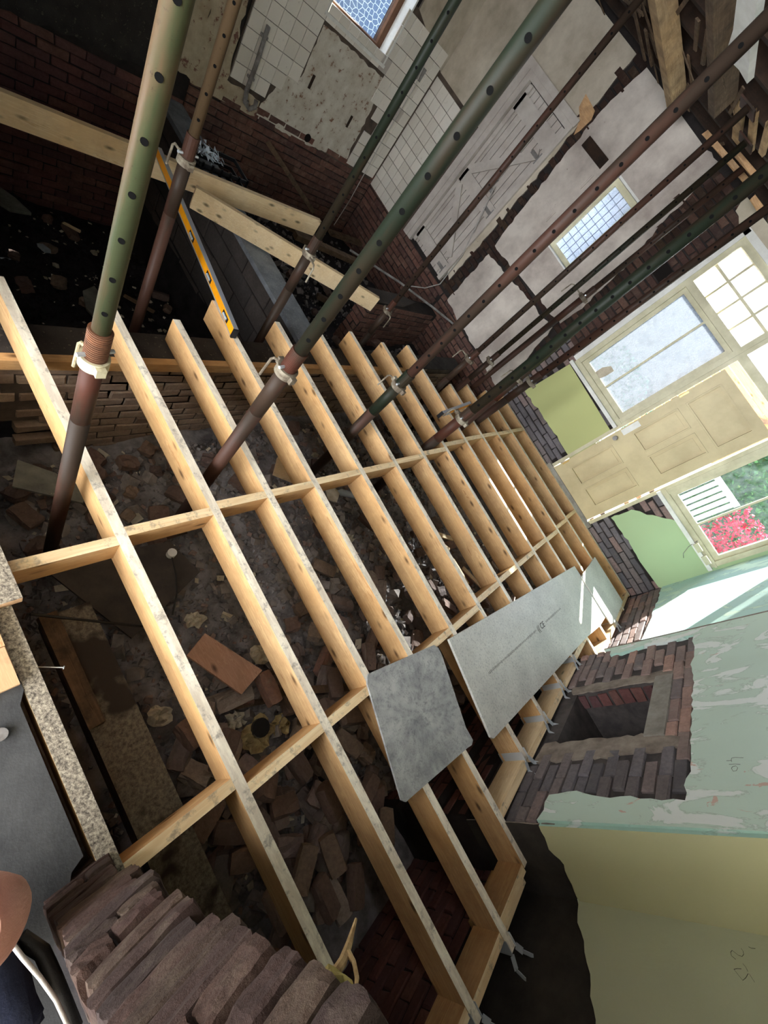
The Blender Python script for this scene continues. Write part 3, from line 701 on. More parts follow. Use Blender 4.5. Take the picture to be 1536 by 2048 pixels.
tiles(wt, (1, 0, 0), XL, 2.93, YF + .02, .08, 1.70, 0.1405, lambda a, z: tst(a, z) and (z > .18 or a > 3.2), 0.016)
MB().cyl((XL - .05, 4.33, .10), (XL + .012, 4.33, .10), .045, 10).build('pipe_hole', 'soot_and_shade_black', wt)  # black plug coloured as the shaded inside of the hole
for y, z in ((4.05, .52), (4.75, .42)):
    MB().box(XL, XL + .012, y, y + .03, z, z + .13).build('bracket_stain', 'ceiling_timber', wt)
# brown-framed kitchen window in the tiled wall
w4 = struct(empty('window_4', (XL, 3.9, 1.13)), 'brown framed window above the tiles with stonework behind', 'window')
f = rects(0, XL - .2, XL - .13, ((3.901, 3.96, 1.131, 2.299), (4.72, 4.799, 1.131, 2.299), (3.901, 4.799, 2.22, 2.299), (3.901, 4.799, 1.131, 1.2)))
f.build('window_frame', 'brown_frame', w4)
MB().box(XL - .17, XL - .165, 3.94, 4.74, 1.18, 2.25).build('pane', 'glass_clear', w4)
MB().box(XL - .2, XL + .03, 3.88, 4.82, 1.10, 1.13).build('window_sill', 'white_paint', w4)
MB().box(XL - .13, XL + .02, 4.79, 4.81, 1.12, 2.3).build('window_reveal', 'white_paint', w4)
MB().box(XL - .13, XL + .02, 3.885, 3.905, 1.12, 2.3).build('window_reveal', 'white_paint', w4)

# waste pipe clipped down the tiles
pp = [P(537, 52, 0, XL + .05), P(512, 130, 0, XL + .05), P(493, 182, 0, XL + .05), P(490, 205, 0, XL + .05), P(498, 218, 0, XL + .07), P(510, 214, 0, XL + .09), P(513, 200, 0, XL + .07)]
wpz = MB().tube(pp, [.02, .02, .022, .024, .024, .024, .022], 10)
wpz.cyl(pp[3], tuple(a + b for a, b in zip(pp[3], (0, .0, .03))), .03, 10)
pz = tag(wpz.build('waste_pipe', 'old_metal', smooth=True), 'old grey waste pipe with hooked trap running down the white tiles', 'pipe')
for q in ((530, 75), (503, 158)):
    a = P(*q, 0, XL + .05); MB().box(a[0] - .05, a[0], a[1] - .035, a[1] + .035, a[2] - .01, a[2] + .012).build('pipe_clip', 'old_metal', pz)

# right side: near recess, chimney breast, far recess
wr = struct(MB().box(XN + .012, XN + .35, .2, YB0, -1.5, CZ + .4).build('wall_right', 'mortar_dark'))
ns = [(.2, .55), (.7, .52), (1.0, .47), (1.25, .43), (1.45, .36), (1.62, .27), (YB0, .20), (YB0, CZ), (.2, CZ)]
plaster(wr, 0, XN + .01, ns, 'paint_sage', -.025, .014, .04, keep=(6, 7, 8))
plaster(wr, 0, XN + .012, [(.2, -.28), (YB0, -.3), (YB0, .5), (.2, .7)], 'black_damp_course', -.008, .006, .06)
brick_field(wr, (-1, 0, 0), XN - .1, .25, YB0, -1.2, -.27, 'brick_dark', None, limit=110)
MB().box(XN - .09, XN + .012, .2, YB0, -1.5, -.27).build('footing', 'mortar_dark', wr)

HL = (2.46, 3.05, .10, .70)      # fireplace hole (y0,y1,z0,z1)
wb = wall_boxes(MB(), 0, XB + .012, XB + .5, YB0 + .012, YB1 - .012, -1.5, CZ + .4, [HL], 0)
wb = struct(wb.build('wall_right', 'mortar_grey'))
hb = MB()
hb.box(XB + .46, XB + .5, HL[0] - .02, HL[1] + .02, HL[2] - .02, HL[3] + .02).build('flue_back', 'soot_and_shade_black', wb)
ex = [(1.97, -.02), (2.0, .3), (1.96, .7), (1.95, .955), (2.4, .965), (3.0, .95), (3.57, .93), (3.58, .5), (3.56, .16), (3.5, .08)]
cap = [(YB0, .22), (1.86, .24), (1.97, .235), (2.0, .4), (1.95, .60), (1.94, .955), (2.4, .965), (3.0, .95), (3.57, .93), (3.57, .60), (3.55, .28), (YB1, .25), (YB1, CZ), (YB0, CZ)]
plaster(wb, 0, XB + .01, cap, 'paint_mint', -.028, .012, .045, keep=(11, 12, 13), sidemat='paint_mint_edge')
hole = lambda a, z: not (HL[0] - .15 < a < HL[1] + .10 and z < HL[3] + .12)
brick_field(wb, (-1, 0, 0), XB, YB0, YB1, -.02, 1.0, 'brick_sooty', lambda a, z: not inside(cap, a, z) and hole(a, z) and a < 2.6 and not (z > .78 and a > 2.3), limit=150)
brick_field(wb, (-1, 0, 0), XB, YB0, YB1, -.02, 1.0, 'brick_hearth', lambda a, z: not inside(cap, a, z) and hole(a, z) and not (a < 2.6 and not (z > .78 and a > 2.3)), limit=150)
# stones and mortar framing the hole
plaster(wb, 0, XB + .01, [(2.28, .0), (HL[0], .02), (HL[0], .72), (HL[0] - .04, .98), (2.34, .95), (2.28, .5)], 'mortar_pale', -.012, .015, .04, name='mortar_patch')
plaster(wb, 0, XB + .01, [(HL[1], .06), (HL[1] + .1, .04), (HL[1] + .12, .9), (HL[1] + .02, .94), (HL[1], .7)], 'mortar_pale', -.010, .012, .04, name='mortar_patch')
MB().box(XB - .012, XB + .15, HL[0] - .02, HL[1] + .03, HL[3], HL[3] + .115).build('lintel', 'sill_stone', wb)
for i in range(7):               # ragged brick ends lining the hole
    z = HL[2] + .02 + i * .085
    for y, s in ((HL[0], -1), (HL[1], 1)):
        MB().beam((XB + .02 + rr(0, .03), y + s * rr(.0, .02), z), (XB + .13, y + s * .01, z), .05, .066, jit=.006).build('brick', 'brick_dark', wb)
# shallow corbels under the breast, the near return and its foundation
for k_, zz in enumerate((-.30, -.55, -.85)):
    MB().box(XB - .02 - .05 * k_, XB + .012, YB0 - .03 * k_, YB1, zz - .3, zz).build('footing', 'mortar_dark', wb)
    brick_field(wb, (-1, 0, 0), XB - .02 - .05 * k_, YB0, YB1, zz - (.225 if k_ < 2 else .3), zz, 'brick_dark', None, limit=60)
rt = struct(MB().box(XB + .012, XN + .01, YB0 - .004, YB0 + .03, -1.5, CZ + .4).build('wall_right', 'mortar_dark'))
rp = [(P(*q, 1, YB0)[0], P(*q, 1, YB0)[2]) for q in ((1080, 1645), (1092, 1668), (1100, 1692), (1122, 1712), (1130, 1722), (1146, 1762), (1165, 1800))]
plaster(rt, 1, YB0 - .002, rp + [(XN, CZ), (XB - .018, CZ)], 'paint_olive', -.02, .008, .03, keep=(6, 7, 8), sidemat='paint_mint_edge')
plaster(rt, 1, YB0 - .002, [(XB - .0, -.3), (XN, -.3), (XN, .6), (XB, .6)], 'black_damp_course', -.008, .004, .08)

we = struct(MB().box(XR + .012, XR + .35, YB1, YF + .3, -1.5, CZ + .4).build('wall_right', 'mortar_dark'))
plaster(we, 0, XR + .01, [(YB1, .26), (4.2, .30), (4.8, .34), (YF, .36), (YF, CZ), (YB1, CZ)], 'paint_aqua', -.024, .012, .05, keep=(3, 4, 5))
brick_field(we, (-1, 0, 0), XR, YB1, YF, -.4, .36, 'brick_hearth', None, limit=120)
rf = struct(MB().box(XB + .012, XR + .01, YB1 - .03, YB1 + .004, -1.5, CZ + .4).build('wall_right', 'mortar_dark'))
plaster(rf, 1, YB1 + .002, [(XB - .018, .2), (XR, .24), (XR, CZ), (XB - .018, CZ)], 'paint_mint', .02, .008, .05, keep=(1, 2, 3))

# near wall, broken open where the photographer stands
wnr = struct(MB().box(XL - .3, -1.9, -.02, .17, -1.8, CZ + .4).box(.47, 2.4, .02, .17, -1.5, 1.72).box(-1.9, .47, .02, .11, -1.6, -.055).build('wall_near', 'mortar_dark'))

# unseen room behind the photographer, its wide opening sized for the light indoors
wk = struct(wall_boxes(MB(), 1, -3.7, -3.5, XL - .3, 2.4, -.3, CZ + .4, [(-3.2, 2.3, .0, 2.7)]).build('wall_rear', 'cream_plaster'))
struct(MB().box(XL - .3, XL, -3.5, -.2, -.3, CZ + .4).build('wall_left', 'cream_plaster')); struct(MB().box(2.4, 2.6, -3.7, YB0, -.3, CZ + .4).build('wall_right', 'cream_plaster'))
struct(MB().box(XL - .3, 2.6, -3.7, -.8, -.3, -.06).build('floor', 'slab_dark')); struct(MB().box(XL - .3, 2.6, -3.7, -.2, CZ, CZ + .1).build('ceiling', 'cream_plaster'))

# sleeper walls under the floor
sw = struct(MB().box(-1.985, -1.805, .85, YF - .35, -1.6, -.26).box(-1.985, -1.805, .55, YF - .35, -.75, -.19).build('sleeper_wall', 'mortar'))
brick_field(sw, (1, 0, 0), -1.80, .50, YF - .35, -1.24, -.19, 'brick_tan', lambda a, z: a > .52 + .42 * max(0, -z - .35) + .1 * math.sin(z * 40), limit=290)
MB().box(-1.995, -1.80, .5, YF - .35, -.192, -.183).build('bedding', 'sooty_render', sw)
sw2 = struct(MB().box(XL, -1.99, 2.63, 2.84, -1.6, -.25).build('sleeper_wall', 'mortar_dark'))
brick_field(sw2, (0, -1, 0), 2.625, XL, -1.99, -1.5, -.25, 'block_dark', None, L=.44, Hh=.215, joint=.012, limit=60)
MB().box(XL, -1.99, 2.60, 2.86, -.25, -.205).build('coping', 'concrete_cap', sw2)
sw3 = struct(MB().box(-2.99, -2.785, 4.22, YF, -1.5, -.21).build('sleeper_wall', 'mortar_dark'))
brick_field(sw3, (1, 0, 0), -2.78, 4.22, YF, -1.2, -.21, 'brick_red', None, limit=90)
brick_field(sw3, (0, -1, 0), 4.215, -2.99, -2.78, -1.2, -.21, 'brick_red', None, limit=30)
MB().slab([(-2.99, 4.2, -.205), (-2.78, 4.22, -.205), (-2.80, 4.8, -.205), (-2.93, 5.2, -.205), (-3.0, 4.9, -.205)], (0, 0, .018)).build('slate', 'block_dark', sw3)

# ceiling: open joists, boards above, battens
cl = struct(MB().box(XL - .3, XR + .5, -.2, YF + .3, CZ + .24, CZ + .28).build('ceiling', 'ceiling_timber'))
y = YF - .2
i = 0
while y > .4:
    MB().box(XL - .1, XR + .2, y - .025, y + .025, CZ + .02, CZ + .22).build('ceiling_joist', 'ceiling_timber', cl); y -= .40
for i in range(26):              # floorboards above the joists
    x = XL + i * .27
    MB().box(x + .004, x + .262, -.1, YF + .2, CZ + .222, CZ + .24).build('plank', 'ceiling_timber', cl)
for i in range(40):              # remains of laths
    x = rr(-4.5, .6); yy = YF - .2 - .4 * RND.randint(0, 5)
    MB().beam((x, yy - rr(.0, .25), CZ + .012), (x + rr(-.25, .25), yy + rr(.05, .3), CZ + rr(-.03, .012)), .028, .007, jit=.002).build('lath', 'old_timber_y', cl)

# ------------------------------------------------------------------ floor frame
JD = 0.175
JY = [0.640, 1.085, 1.430, 1.788, 2.250, 2.662, 3.090, 3.500, 3.945, 4.350, 4.752, 5.168, 5.600]   # far faces
JX0 = [-2.10, -2.00, -1.95, -2.16, -2.04, -2.05, -2.04, -1.95, -1.95, -1.44, -1.44, -1.33, -1.25]
JX1 = [1.93, 1.935, 1.975, 1.86, 1.565, 1.575, 1.575, 1.575, 1.84, 1.84, 1.84, 1.84, 1.84]
JL = ['first pine joist beyond the broken brick jamb, next to the sawdust covered joist',
      'second pine joist from the broken brick jamb, passing the big green prop collar',
      'third pine joist from the jamb, under the near edge of the square cement board',
      'fourth pine joist from the jamb, with the long yellow level on its end',
      'fifth pine joist from the jamb, between the square board and the long board',
      'sixth pine joist from the jamb, under the near end of the long cement board',
      'seventh pine joist from the jamb, first with a cut end beyond the sleeper wall corner',
      'eighth pine joist from the jamb, meeting the far half of the chimney breast',
      'ninth pine joist from the jamb, last of the long ones, near the short level',
      'tenth pine joist from the jamb, nearest of the shorter ones by the window wall',
      'eleventh pine joist from the jamb, short, with the flecked sunlit top edge',
      'twelfth pine joist from the jamb, last before the rim joist at the wall',
      'pine rim joist fixed along the foot of the garden window wall']
JOISTS = []
for k, yy in enumerate(JY):
    org = (JX0[k], yy - .0225, -JD)
    o = MB().box(JX0[k], JX1[k], yy - .045, yy, -JD, 0, 0, 1).build('floor_joist' if k < 12 else 'rim_joist', ['pine_x', 'dusty_pine_top'], None, org)
    tag(o, JL[k], 'joist', 'new pine floor joists'); JOISTS.append(o)
# the dusty near joist beside the slab
o = MB().box(-.72, .52, .150, .205, -.18, 0, 0, 1).build('floor_joist', ['pine_x', 'gritty_timber_top'])
tag(o, 'sawdust covered near joist beside the dark slab, with a nail sticking out', 'joist', 'new pine floor joists')
a = P(66, 1336, 2, -.05); b = P(105, 1317, 2, -.05)
nl = MB().cyl((a[0], .205, -.05), (a[0] + .045, .27, -.03), .0022, 6); nl.cyl((a[0] + .045, .27, -.03), (a[0] + .0465, .272, -.0295), .006, 8)
nl.build('nail', 'galvanised', o)

def nog(x, y0, y1, label, w_=.045, d=.15, jx=0, z1=0.0, name='noggin', mats=('pine_y', 'noggin_top')):
    m = MB(); m.beam((x, y0, z1 - d / 2), (x + jx, y1, z1 - d / 2), w_, d, top=1)
    return tag(m.build(name, list(mats)), label, 'noggin', 'pine noggins between the joists')
ordn = ['near', 'first', 'second', 'third', 'fourth', 'fifth', 'sixth', 'seventh', 'eighth', 'ninth', 'tenth', 'eleventh', 'twelfth']
edges = [0.205] + JY
xa = [-.675, -.695, -.71, -.70, -.70, -.69, -.695, -.705, -.74, -.745, -.735, -.715, -.705]
xb = [.435, .50, .515, .545, .585, .60, .575, .575, .585, .58, .60, .575, .57]
for k in range(13):
    y0 = edges[k]; y1 = edges[k + 1] - .045
    ya = y0
    nog(xa[k], ya, y1, 'pine noggin of the row nearer the tall props, %s joist bay from the jamb' % (ordn[k] if k else 'nearest'), jx=0.01)
    lab = 'pine noggin of the row nearer the chimney breast, %s joist bay from the jamb' % (ordn[k] if k else 'nearest')
    nog(xb[k], ya, y1, lab, jx=0.01)
for k, (j0, lab) in enumerate(((3, 'nearest'), (4, 'second'), (5, 'third'), (6, 'fourth'))):
    y0 = JY[j0]; y1 = JY[j0 + 1] - .045
    nog(1.575, y0, y1, 'pale noggin along the foot of the chimney breast, %s from the near corner' % lab, w_=.05, d=.17, mats=('pale_pine', 'noggin_top'))
nog(1.545, 3.5, 3.9, 'pale noggin along the foot of the chimney breast, last towards the windows', w_=.05, d=.17, mats=('pale_pine', 'noggin_top'))
nog(1.86, 1.43, 1.743, 'short reddish noggin below the near corner of the chimney breast', w_=.045, d=.17, z1=-.006)
nog(1.93, 1.43, 1.743, 'second timber doubled behind the reddish noggin at the breast corner', w_=.045, d=.22, z1=-.05)
nog(1.885, 1.085, 1.385, 'last broad noggin at the bottom by the black band of the sage wall', w_=.045, d=.17, z1=-.004)
nog(1.86, .64, 1.04, 'noggin hidden half out of frame beside the sage wall foot', w_=.045, d=.17, z1=-.004)
for k in range(8, 12):
    nog(1.80, JY[k], JY[k + 1] - .045, 'pale noggin at the joist ends in the sunlit corner, %s bay from the breast' % ordn[k - 7], w_=.045, d=.15, mats=('pale_pine', 'noggin_top'))

# galvanised joist hangers with bent straps
def hanger(j, xe, bent=True):
    yy = JY[j]; jo = JOISTS[j]; m = MB()
    m.box(xe - .07, xe + .004, yy, yy + .003, -.155, .01).box(xe - .07, xe + .004, yy - .048, yy - .045, -.155, .01).box(xe - .07, xe, yy - .048, yy + .003, -.18, -.177)
    for s, y in ((1, yy + .001), (-1, yy - .047)):
        m.beam((xe + .0, y, .004), (xe + .05, y + s * .02, .006), .028, .003, jit=0)
        m.beam((xe + .05, y + s * .02, .004), (xe + .075, y + s * .03, .05), .028, .003, (0, 1, 0), jit=0)
    m.build('joist_hanger', 'galvanised', jo)['label'] = 'shiny bent joist hanger'
for j in (4, 5, 6, 7): hanger(j, JX1[j])
for j in (1, 2, 8, 10): hanger(j, JX1[j])

led = tag(MB().box(-1.798, -1.752, .30, 4.25, -.243, -.176, 0).build('wall_plate', ['pine_y']), 'long pine plate along the sleeper wall carrying the joist ends', 'timber')

# cement boards on the joists
def board(pts, z, th, mat, label, extra=None):
    p3 = [P(u, v, 2, z + th) for u, v in pts]; p3 = [(x, y, z) for x, y, _ in p3]
    return tag(MB().slab(p3, (0, 0, th)).build('cement_board', mat), label, 'board')
board([(735, 1352), (738, 1347), (868, 1290), (877, 1296), (884, 1310), (932, 1455), (946, 1480), (944, 1490), (935, 1496), (812, 1604), (803, 1600), (735, 1368)], .002, .012, 'worn_cement_board', 'square worn grey cement board lying across the near joists')
board([(898, 1278), (1149, 1132), (1166, 1158), (1215, 1228), (1200, 1252), (1172, 1276), (988, 1477), (982, 1474)], .002, .018, 'cement_board', 'long pale grey cement board lying in front of the chimney breast')
board([(1163, 1153), (1190, 1114), (1246, 1203), (1230, 1244), (1222, 1248)], .022, .012, 'cement_board', 'small grey cement board offcut in the sunlit far corner')

# ------------------------------------------------------------------ adjustable props
def prop(x, y, z0, zc, label, gi='prop_green', go='prop_red', ri=.026, ro=.034, tilt=(0, 0), hd=(-.13, -.03), hole=.114, hoff=0.0, near=False, thread=.11):
    """tilt: lean of the top in metres over its height"""
    zt = CZ - .02
    def c(z): return (x + tilt[0] * (z - z0) / (zt - z0), y + tilt[1] * (z - z0) / (zt - z0), z)
    r = empty('steel_prop', c(z0), label, 'prop', 'adjustable steel props holding the ceiling')
    n = 28 if near else 14
    MB().box(c(z0)[0] - .075, c(z0)[0] + .075, c(z0)[1] - .075, c(z0)[1] + .075, z0, z0 + .008).build('base_plate', 'prop_brown', r)
    MB().box(c(zt)[0] - .075, c(zt)[0] + .075, c(zt)[1] - .075, c(zt)[1] + .075, zt, zt + .01).build('head_plate', 'prop_brown', r)
    zj = zc - .30
    MB().cyl(c(z0 + .008), c(zj), ro, n, mi=0).build('outer_tube', 'prop_brown', r, smooth=True)
    o = MB().cyl(c(zj), c(zc - .01), ro * 1.0, n).build('outer_tube_top', go, r, smooth=True)
    th = MB(); k = 14 if near else 9
    for i in range(k):
        za = zc + .02 + i * thread / k; th.cyl(c(za), c(za + thread / k * .7), ro * (1.05 if near and ri < .026 else .985), n); th.cyl(c(za + thread / k * .7), c(za + thread / k), ro * .97, n)
    th.build('threaded_sleeve', 'prop_thread' if near and ri < .026 else go, r)
    MB().cyl(c(zc + .02 + thread), c(zt), ri, n).build('inner_tube', gi, r, smooth=True)
    co = MB().cyl(c(zc - .018), c(zc + .022), ro * 1.32, n)
    cx, cy, _ = c(zc)
    co.box(cx - ro * 1.75, cx - ro * 1.1, cy - .014, cy + .014, zc - .014, zc + .018).box(cx + ro * 1.1, cx + ro * 1.75, cy - .014, cy + .014, zc - .014, zc + .018)
    cm = 'prop_collar' if thread > .1 and near and ri < .026 else 'prop_collar_dark'
    co.build('collar_nut', cm, r)
    MB().tube([(cx - ro * 1.3, cy, zc), (cx + hd[0] * .55, cy + hd[1] * .55, zc + .004), (cx + hd[0] * .62, cy + hd[1] * .62, zc - .012), (cx + hd[0] * .66, cy + hd[1] * .66, zc - .12)], .0065, 8).build('handle', cm, r)
    MB().cyl((cx + .3 * ro, cy - ro * 1.7, zc + .035), (cx - .3 * ro, cy + ro * 1.7, zc + .035), .007, 8).build('pin', 'galvanised', r)
    z = zc + .1 + thread + hoff; d = Vector((x, y, 0)).normalized()
    hr = ri * (.31 if near else .27)
    hme = MB().cyl(-d * (ri + .0008), d * (ri + .0008), hr, 12).mesh('pin_hole', ['hole_shade_black'])  # black stubs stand in for the shade inside the pin holes
    while z < zt - .05:
        ho = bpy.data.objects.new('pin_hole', hme); COL.objects.link(ho); ho.parent = r
        ho.location = Vector(c(z)) - Vector(wl(r)); z += hole
    return r
def on(u, v, y=None, x=None):     # column foot under a pixel seen at given y (or x): returns x, y, z
    r_ = RC.T @ np.array([u - 768, v - 1024, F])
    t = (y / r_[1]) if y is not None else (x / r_[0])
    return float(r_[0] * t), float(r_[1] * t), float(H + t * r_[2])
def prop_px(ulow, ucol, uup, ydist, z0, label, **k):
    """three pixels on the prop axis (low, collar, up) and its distance in y at the collar"""
    x, y, zc = on(*ucol, y=ydist)
    xa_, ya_, za_ = on(*ulow, y=ydist)
    # azimuths low and up fix a slight lean sideways
    xu, yu, zu = on(*uup, y=ydist)
    s = (xu - xa_) / (zu - za_) if abs(zu - za_) > .1 else 0
    h_ = CZ - z0
    return prop(x - s * (zc - z0), ydist, z0, zc, label, tilt=(s * h_, 0), **k)
prop_px((128, 979), (188, 722), (352, 0), .52, -.92, 'nearest thick green prop with red threaded sleeve and pale collar', ri=.0245, ro=.0315, near=True, hd=(-.12, -.02), go='prop_red')
prop_px((268, 670), (372, 322), (473, 0), 1.43, -1.25, 'thin green prop standing in the dark pit behind the long level', ri=.026, ro=.034, hd=(-.2, -.02), gi='prop_green', go='prop_brown')
prop_px((513, 684), (618, 508), (893, 20), 2.26, -1.25, 'green prop in front of the dark block wall, by the two loose boards', gi='prop_green_dark', go='prop_brown', hd=(.2, -.05))
prop_px((418, 950), (572, 742), (1090, 17), 1.24, -.95, 'thick dark prop standing between the second and third joists', ri=.030, ro=.037, gi='prop_green_dark', go='prop_red', near=True, hd=(-.12, -.05))
prop_px((715, 705), (775, 622), (1282, 10), 3.72, -.75, 'slim brown prop beside the brick pier with the slate top', gi='prop_brown', go='prop_red', ri=.026, ro=.034, hd=(.16, -.05))
prop_px((637, 930), (797, 772), (1529, 41), 2.46, -.97, 'dark prop between the fifth and sixth joists, crossing the middle', ri=.033, ro=.041, gi='prop_brown', go='prop_green_dark', hd=(-.16, -.05))
prop_px((881, 772), (938, 719), (1450, 260), 4.12, -.9, 'rusty prop with cream collar against the far brick band', ri=.026, ro=.034, gi='prop_brown', go='prop_red', hd=(-.2, -.05))
prop_px((930, 764), (980, 722), (1440, 328), 4.60, -.9, 'thin prop just right of the rusty cream-collared one', ri=.026, ro=.032, gi='prop_green_dark', go='prop_brown', hd=(.14, -.05))
prop_px((946, 772), (1166, 596), (1460, 355), 4.98, -.9, 'brown prop with a high collar before the brick strip beside the small window', ri=.028, ro=.034, gi='prop_brown', go='prop_brown', hd=(-.3, -.05))
prop_px((854, 888), (923, 838), (1532, 335), 3.30, -.97, 'heavy dark green prop crossing the end of the short level', ri=.040, ro=.046, gi='prop_green_dark', go='prop_red', hd=(-.18, -.05))
prop_px((947, 844), (1037, 758), (1416, 450), 4.16, -.95, 'pale edged prop close behind the heavy dark green one', ri=.026, ro=.034, gi='prop_green', go='prop_red', hd=(-.18, -.05))
prop_px((953, 845), (1061, 764), (1495, 450), 4.56, -.95, 'rusty red prop nearest the lime green wall below the window', ri=.034, ro=.042, gi='prop_brown', go='prop_red', hd=(-.2, -.05))

# ------------------------------------------------------------------ spirit levels
def level(p, q, wd, ht, label, vials):
    p, q = Vector(p), Vector(q); L = (q - p).length; d = (q - p) / L
    s = d.cross(Vector((0, 0, 1))).normalized()
    if s.y > 0 or (abs(s.y) < .3 and s.x < 0): s = -s
    if abs(s.y) < .3 and s.x < 0: s = -s
    r = empty('spirit_level', p, label, 'spirit level', 'yellow spirit levels')
    up = Vector((0, 0, ht / 2))
    MB().beam(p + up, q + up, wd, ht).build('body', 'level_yellow', r)
    MB().beam(p + up * 2 + Vector((0, 0, .002)), q + up * 2 + Vector((0, 0, .002)), wd + .002, .004).beam(p + Vector((0, 0, .004)) + s * .001, q + Vector((0, 0, .004)) + s * .001, wd + .004, .008).build('edge_strip', 'aluminium', r)
    for e in (p, q):
        t = d * (.012 if e is q else -.012)
        MB().beam(e - t * .2 + up, e + t + up, wd + .006, ht + .006).build('end_cap', 'black_plastic', r)
    for v in vials:
        c = p + d * (L * v) + up + s * (wd / 2 + .001)
        MB().beam(c - d * .045, c + d * .045, .004, ht * .52).build('vial_surround', 'black_plastic', r)
        MB().cyl(c - d * .028 + s * .002, c + d * .028 + s * .002, ht * .15, 10).build('vial', 'bottle_plastic', r)
    return r
a = P(462, 662, 2, .05); b = P(316, 300, 2, .05)
level((a[0], 1.745, .002), (b[0], 1.96, .002), .03, .065, 'long yellow spirit level bridging from the fourth joist to the loose board', (.08, .28, .5))
level((-1.045, 3.66, .002), (-1.13, 4.36, .002), .03, .07, 'short yellow spirit level on the joists beside the heavy green prop', (.2, .5))

# loose boards on the kitchen side
o = MB().beam((-3.62, .75, -.088), (-3.60, 3.70, -.088), .045, .178).build('loose_joist', 'pale_pine')
tag(o, 'long pale board on edge from the dark wall to the block wall', 'timber')
o = MB().beam((-3.395, 2.20, -.095), (-2.60, 3.95, -.095), .045, .175).build('loose_joist', 'pale_pine')
tag(o, 'shorter pale board on edge, passing behind the props to the brick pier', 'timber')
def stick(p, q, wd, ht, mat, label, name='old_batten', cat='timber', jit=.004, up=(0, 0, 1), grp=None):
    return tag(MB().beam(p, q, wd, ht, up, jit=jit).build(name, mat), label, cat, grp)
stick(P(535, 283, 0, -4.95), P(628, 425, 0, -4.6), .05, .02, 'old_timber_y', 'thin grey batten leaning on the red bricks below the tiles', up=(1, 0, 0))
stick(P(590, 470, 2, -.42), P(715, 525, 2, -.42), .09, .06, 'old_timber_y', 'grey rounded old timber lying beyond the loose boards', name='old_timber')
stick(P(560, 445, 2, -.5), P(700, 520, 2, -.5), .05, .04, 'old_timber_y', 'thin grey timber lying beside the rounded one in the pit', name='old_timber')
stick(P(660, 465, 2, -.62), P(760, 500, 2, -.62), .09, .05, 'old_timber_y', 'dark plank end under the wires near the pier', name='old_timber')
o = MB().tube([P(700, 500, 2, -.3), P(800, 565, 2, -.12), P(870, 618, 2, -.05), P(912, 652, 1, 5.6)], .014, 8).build('conduit', 'old_metal')
tag(o, 'long thin grey conduit running low along the far brick wall', 'pipe')
o = MB().tube([P(850, 128, 0, XL + .05), P(828, 175, 0, XL + .06), P(760, 290, 0, XL + .08), P(700, 400, 0, XL + .15), P(668, 450, 2, -.4)], .005, 6).build('wire', 'cable_white')
tag(o, 'pale wire hanging down the corner tiles into the pit', 'cable')
MB().box(XL, XL + .03, *sorted((P(838, 148, 0, XL)[1] - .05, P(838, 148, 0, XL)[1] + .05)), P(838, 148, 0, XL)[2] - .05, P(838, 148, 0, XL)[2] + .08).build('junction_box', 'old_metal', o)
o = MB().tube([P(990, 372, 1, YF - .04), P(925, 510, 1, YF - .05), P(880, 568, 1, YF - .05), P(850, 576, 1, YF - .1), P(820, 572, 1, YF - .2)], .008, 6).build('wire', 'cable_white')
tag(o, 'white cable running down the door frame edge into the bricks', 'cable')
# black crate of glinting plastic
cr = empty('plastic_crate', P(430, 340, 2, -.15), 'black plastic crate with glinting bars behind the pale board', 'crate')
cx, cy, _ = P(430, 340, 2, -.1)
for z in (-.20, -.12, -.04):
    for s in (-1, 1):
        MB().box(cx - .14, cx + .14, cy + s * .24 - .006, cy + s * .24 + .006, z, z + .03).build('crate_rail', 'black_plastic', cr)
        MB().box(cx + s * .14 - .006, cx + s * .14 + .006, cy - .24, cy + .24, z, z + .03).build('crate_rail', 'black_plastic', cr)
for i in range(6):
    y = cy - .22 + i * .088
    MB().box(cx - .14, cx + .14, y, y + .02, -.215, -.2).build('crate_rib', 'black_plastic', cr)
    MB().box(cx + .135, cx + .146, y, y + .02, -.2, .0).build('crate_rib', 'black_plastic', cr)
o = MB()
for i in range(60):
    a = Vector((cx - .05 + rr(-.06, .06), cy - .05 + rr(-.12, .1), -.05 + rr(0, .08)))
    o.slab([a, a + Vector((rr(-.04, .04), rr(-.04, .04), rr(-.03, .03))), a + Vector((rr(-.04, .04), rr(-.04, .04), rr(-.03, .03)))], (0, 0, .002))
tag(o.build('crumpled_film', 'bottle_plastic'), 'crumpled clear film lying in the black crate', 'plastic film')

# ------------------------------------------------------------------ ground under the floor
def ghz(x, y):
    n1 = noise.fractal(Vector((x * 1.1, y * 1.1, 3.3)), 1.0, 2.0, 4) * .09
    n2 = noise.fractal(Vector((x * 5, y * 5, 7.1)), .9, 2.0, 4) * .03
    if x > -1.95: b = -1.0 + .08 * math.sin(x * 1.3 + y) + (.12 if x > .3 and y > 3 else 0)
    elif y < 2.63: b = -1.42 + .16 * (x + 3.5)
    else: b = -.95 + .08 * (y - 4)
    return b + n1 + n2
def terrain(name, x0, x1, y0, y1, st, mat, label, cat):
    m = MB(); nx = int((x1 - x0) / st) + 1; ny = int((y1 - y0) / st) + 1
    for j in range(ny):
        for i in range(nx):
            x = x0 + (x1 - x0) * i / (nx - 1); y = y0 + (y1 - y0) * j / (ny - 1); m.v.append((x, y, ghz(min(x, x1 - .001) if x1 < -1.9 else max(x, x0 + .001), y)))
    m.f = [(j * nx + i, j * nx + i + 1, (j + 1) * nx + i + 1, (j + 1) * nx + i) for j in range(ny - 1) for i in range(nx - 1)]; m.m = [0] * len(m.f)
    o = m.build(name, mat, smooth=True); o['kind'] = 'structure'; o['label'] = label; o['category'] = cat
    return o
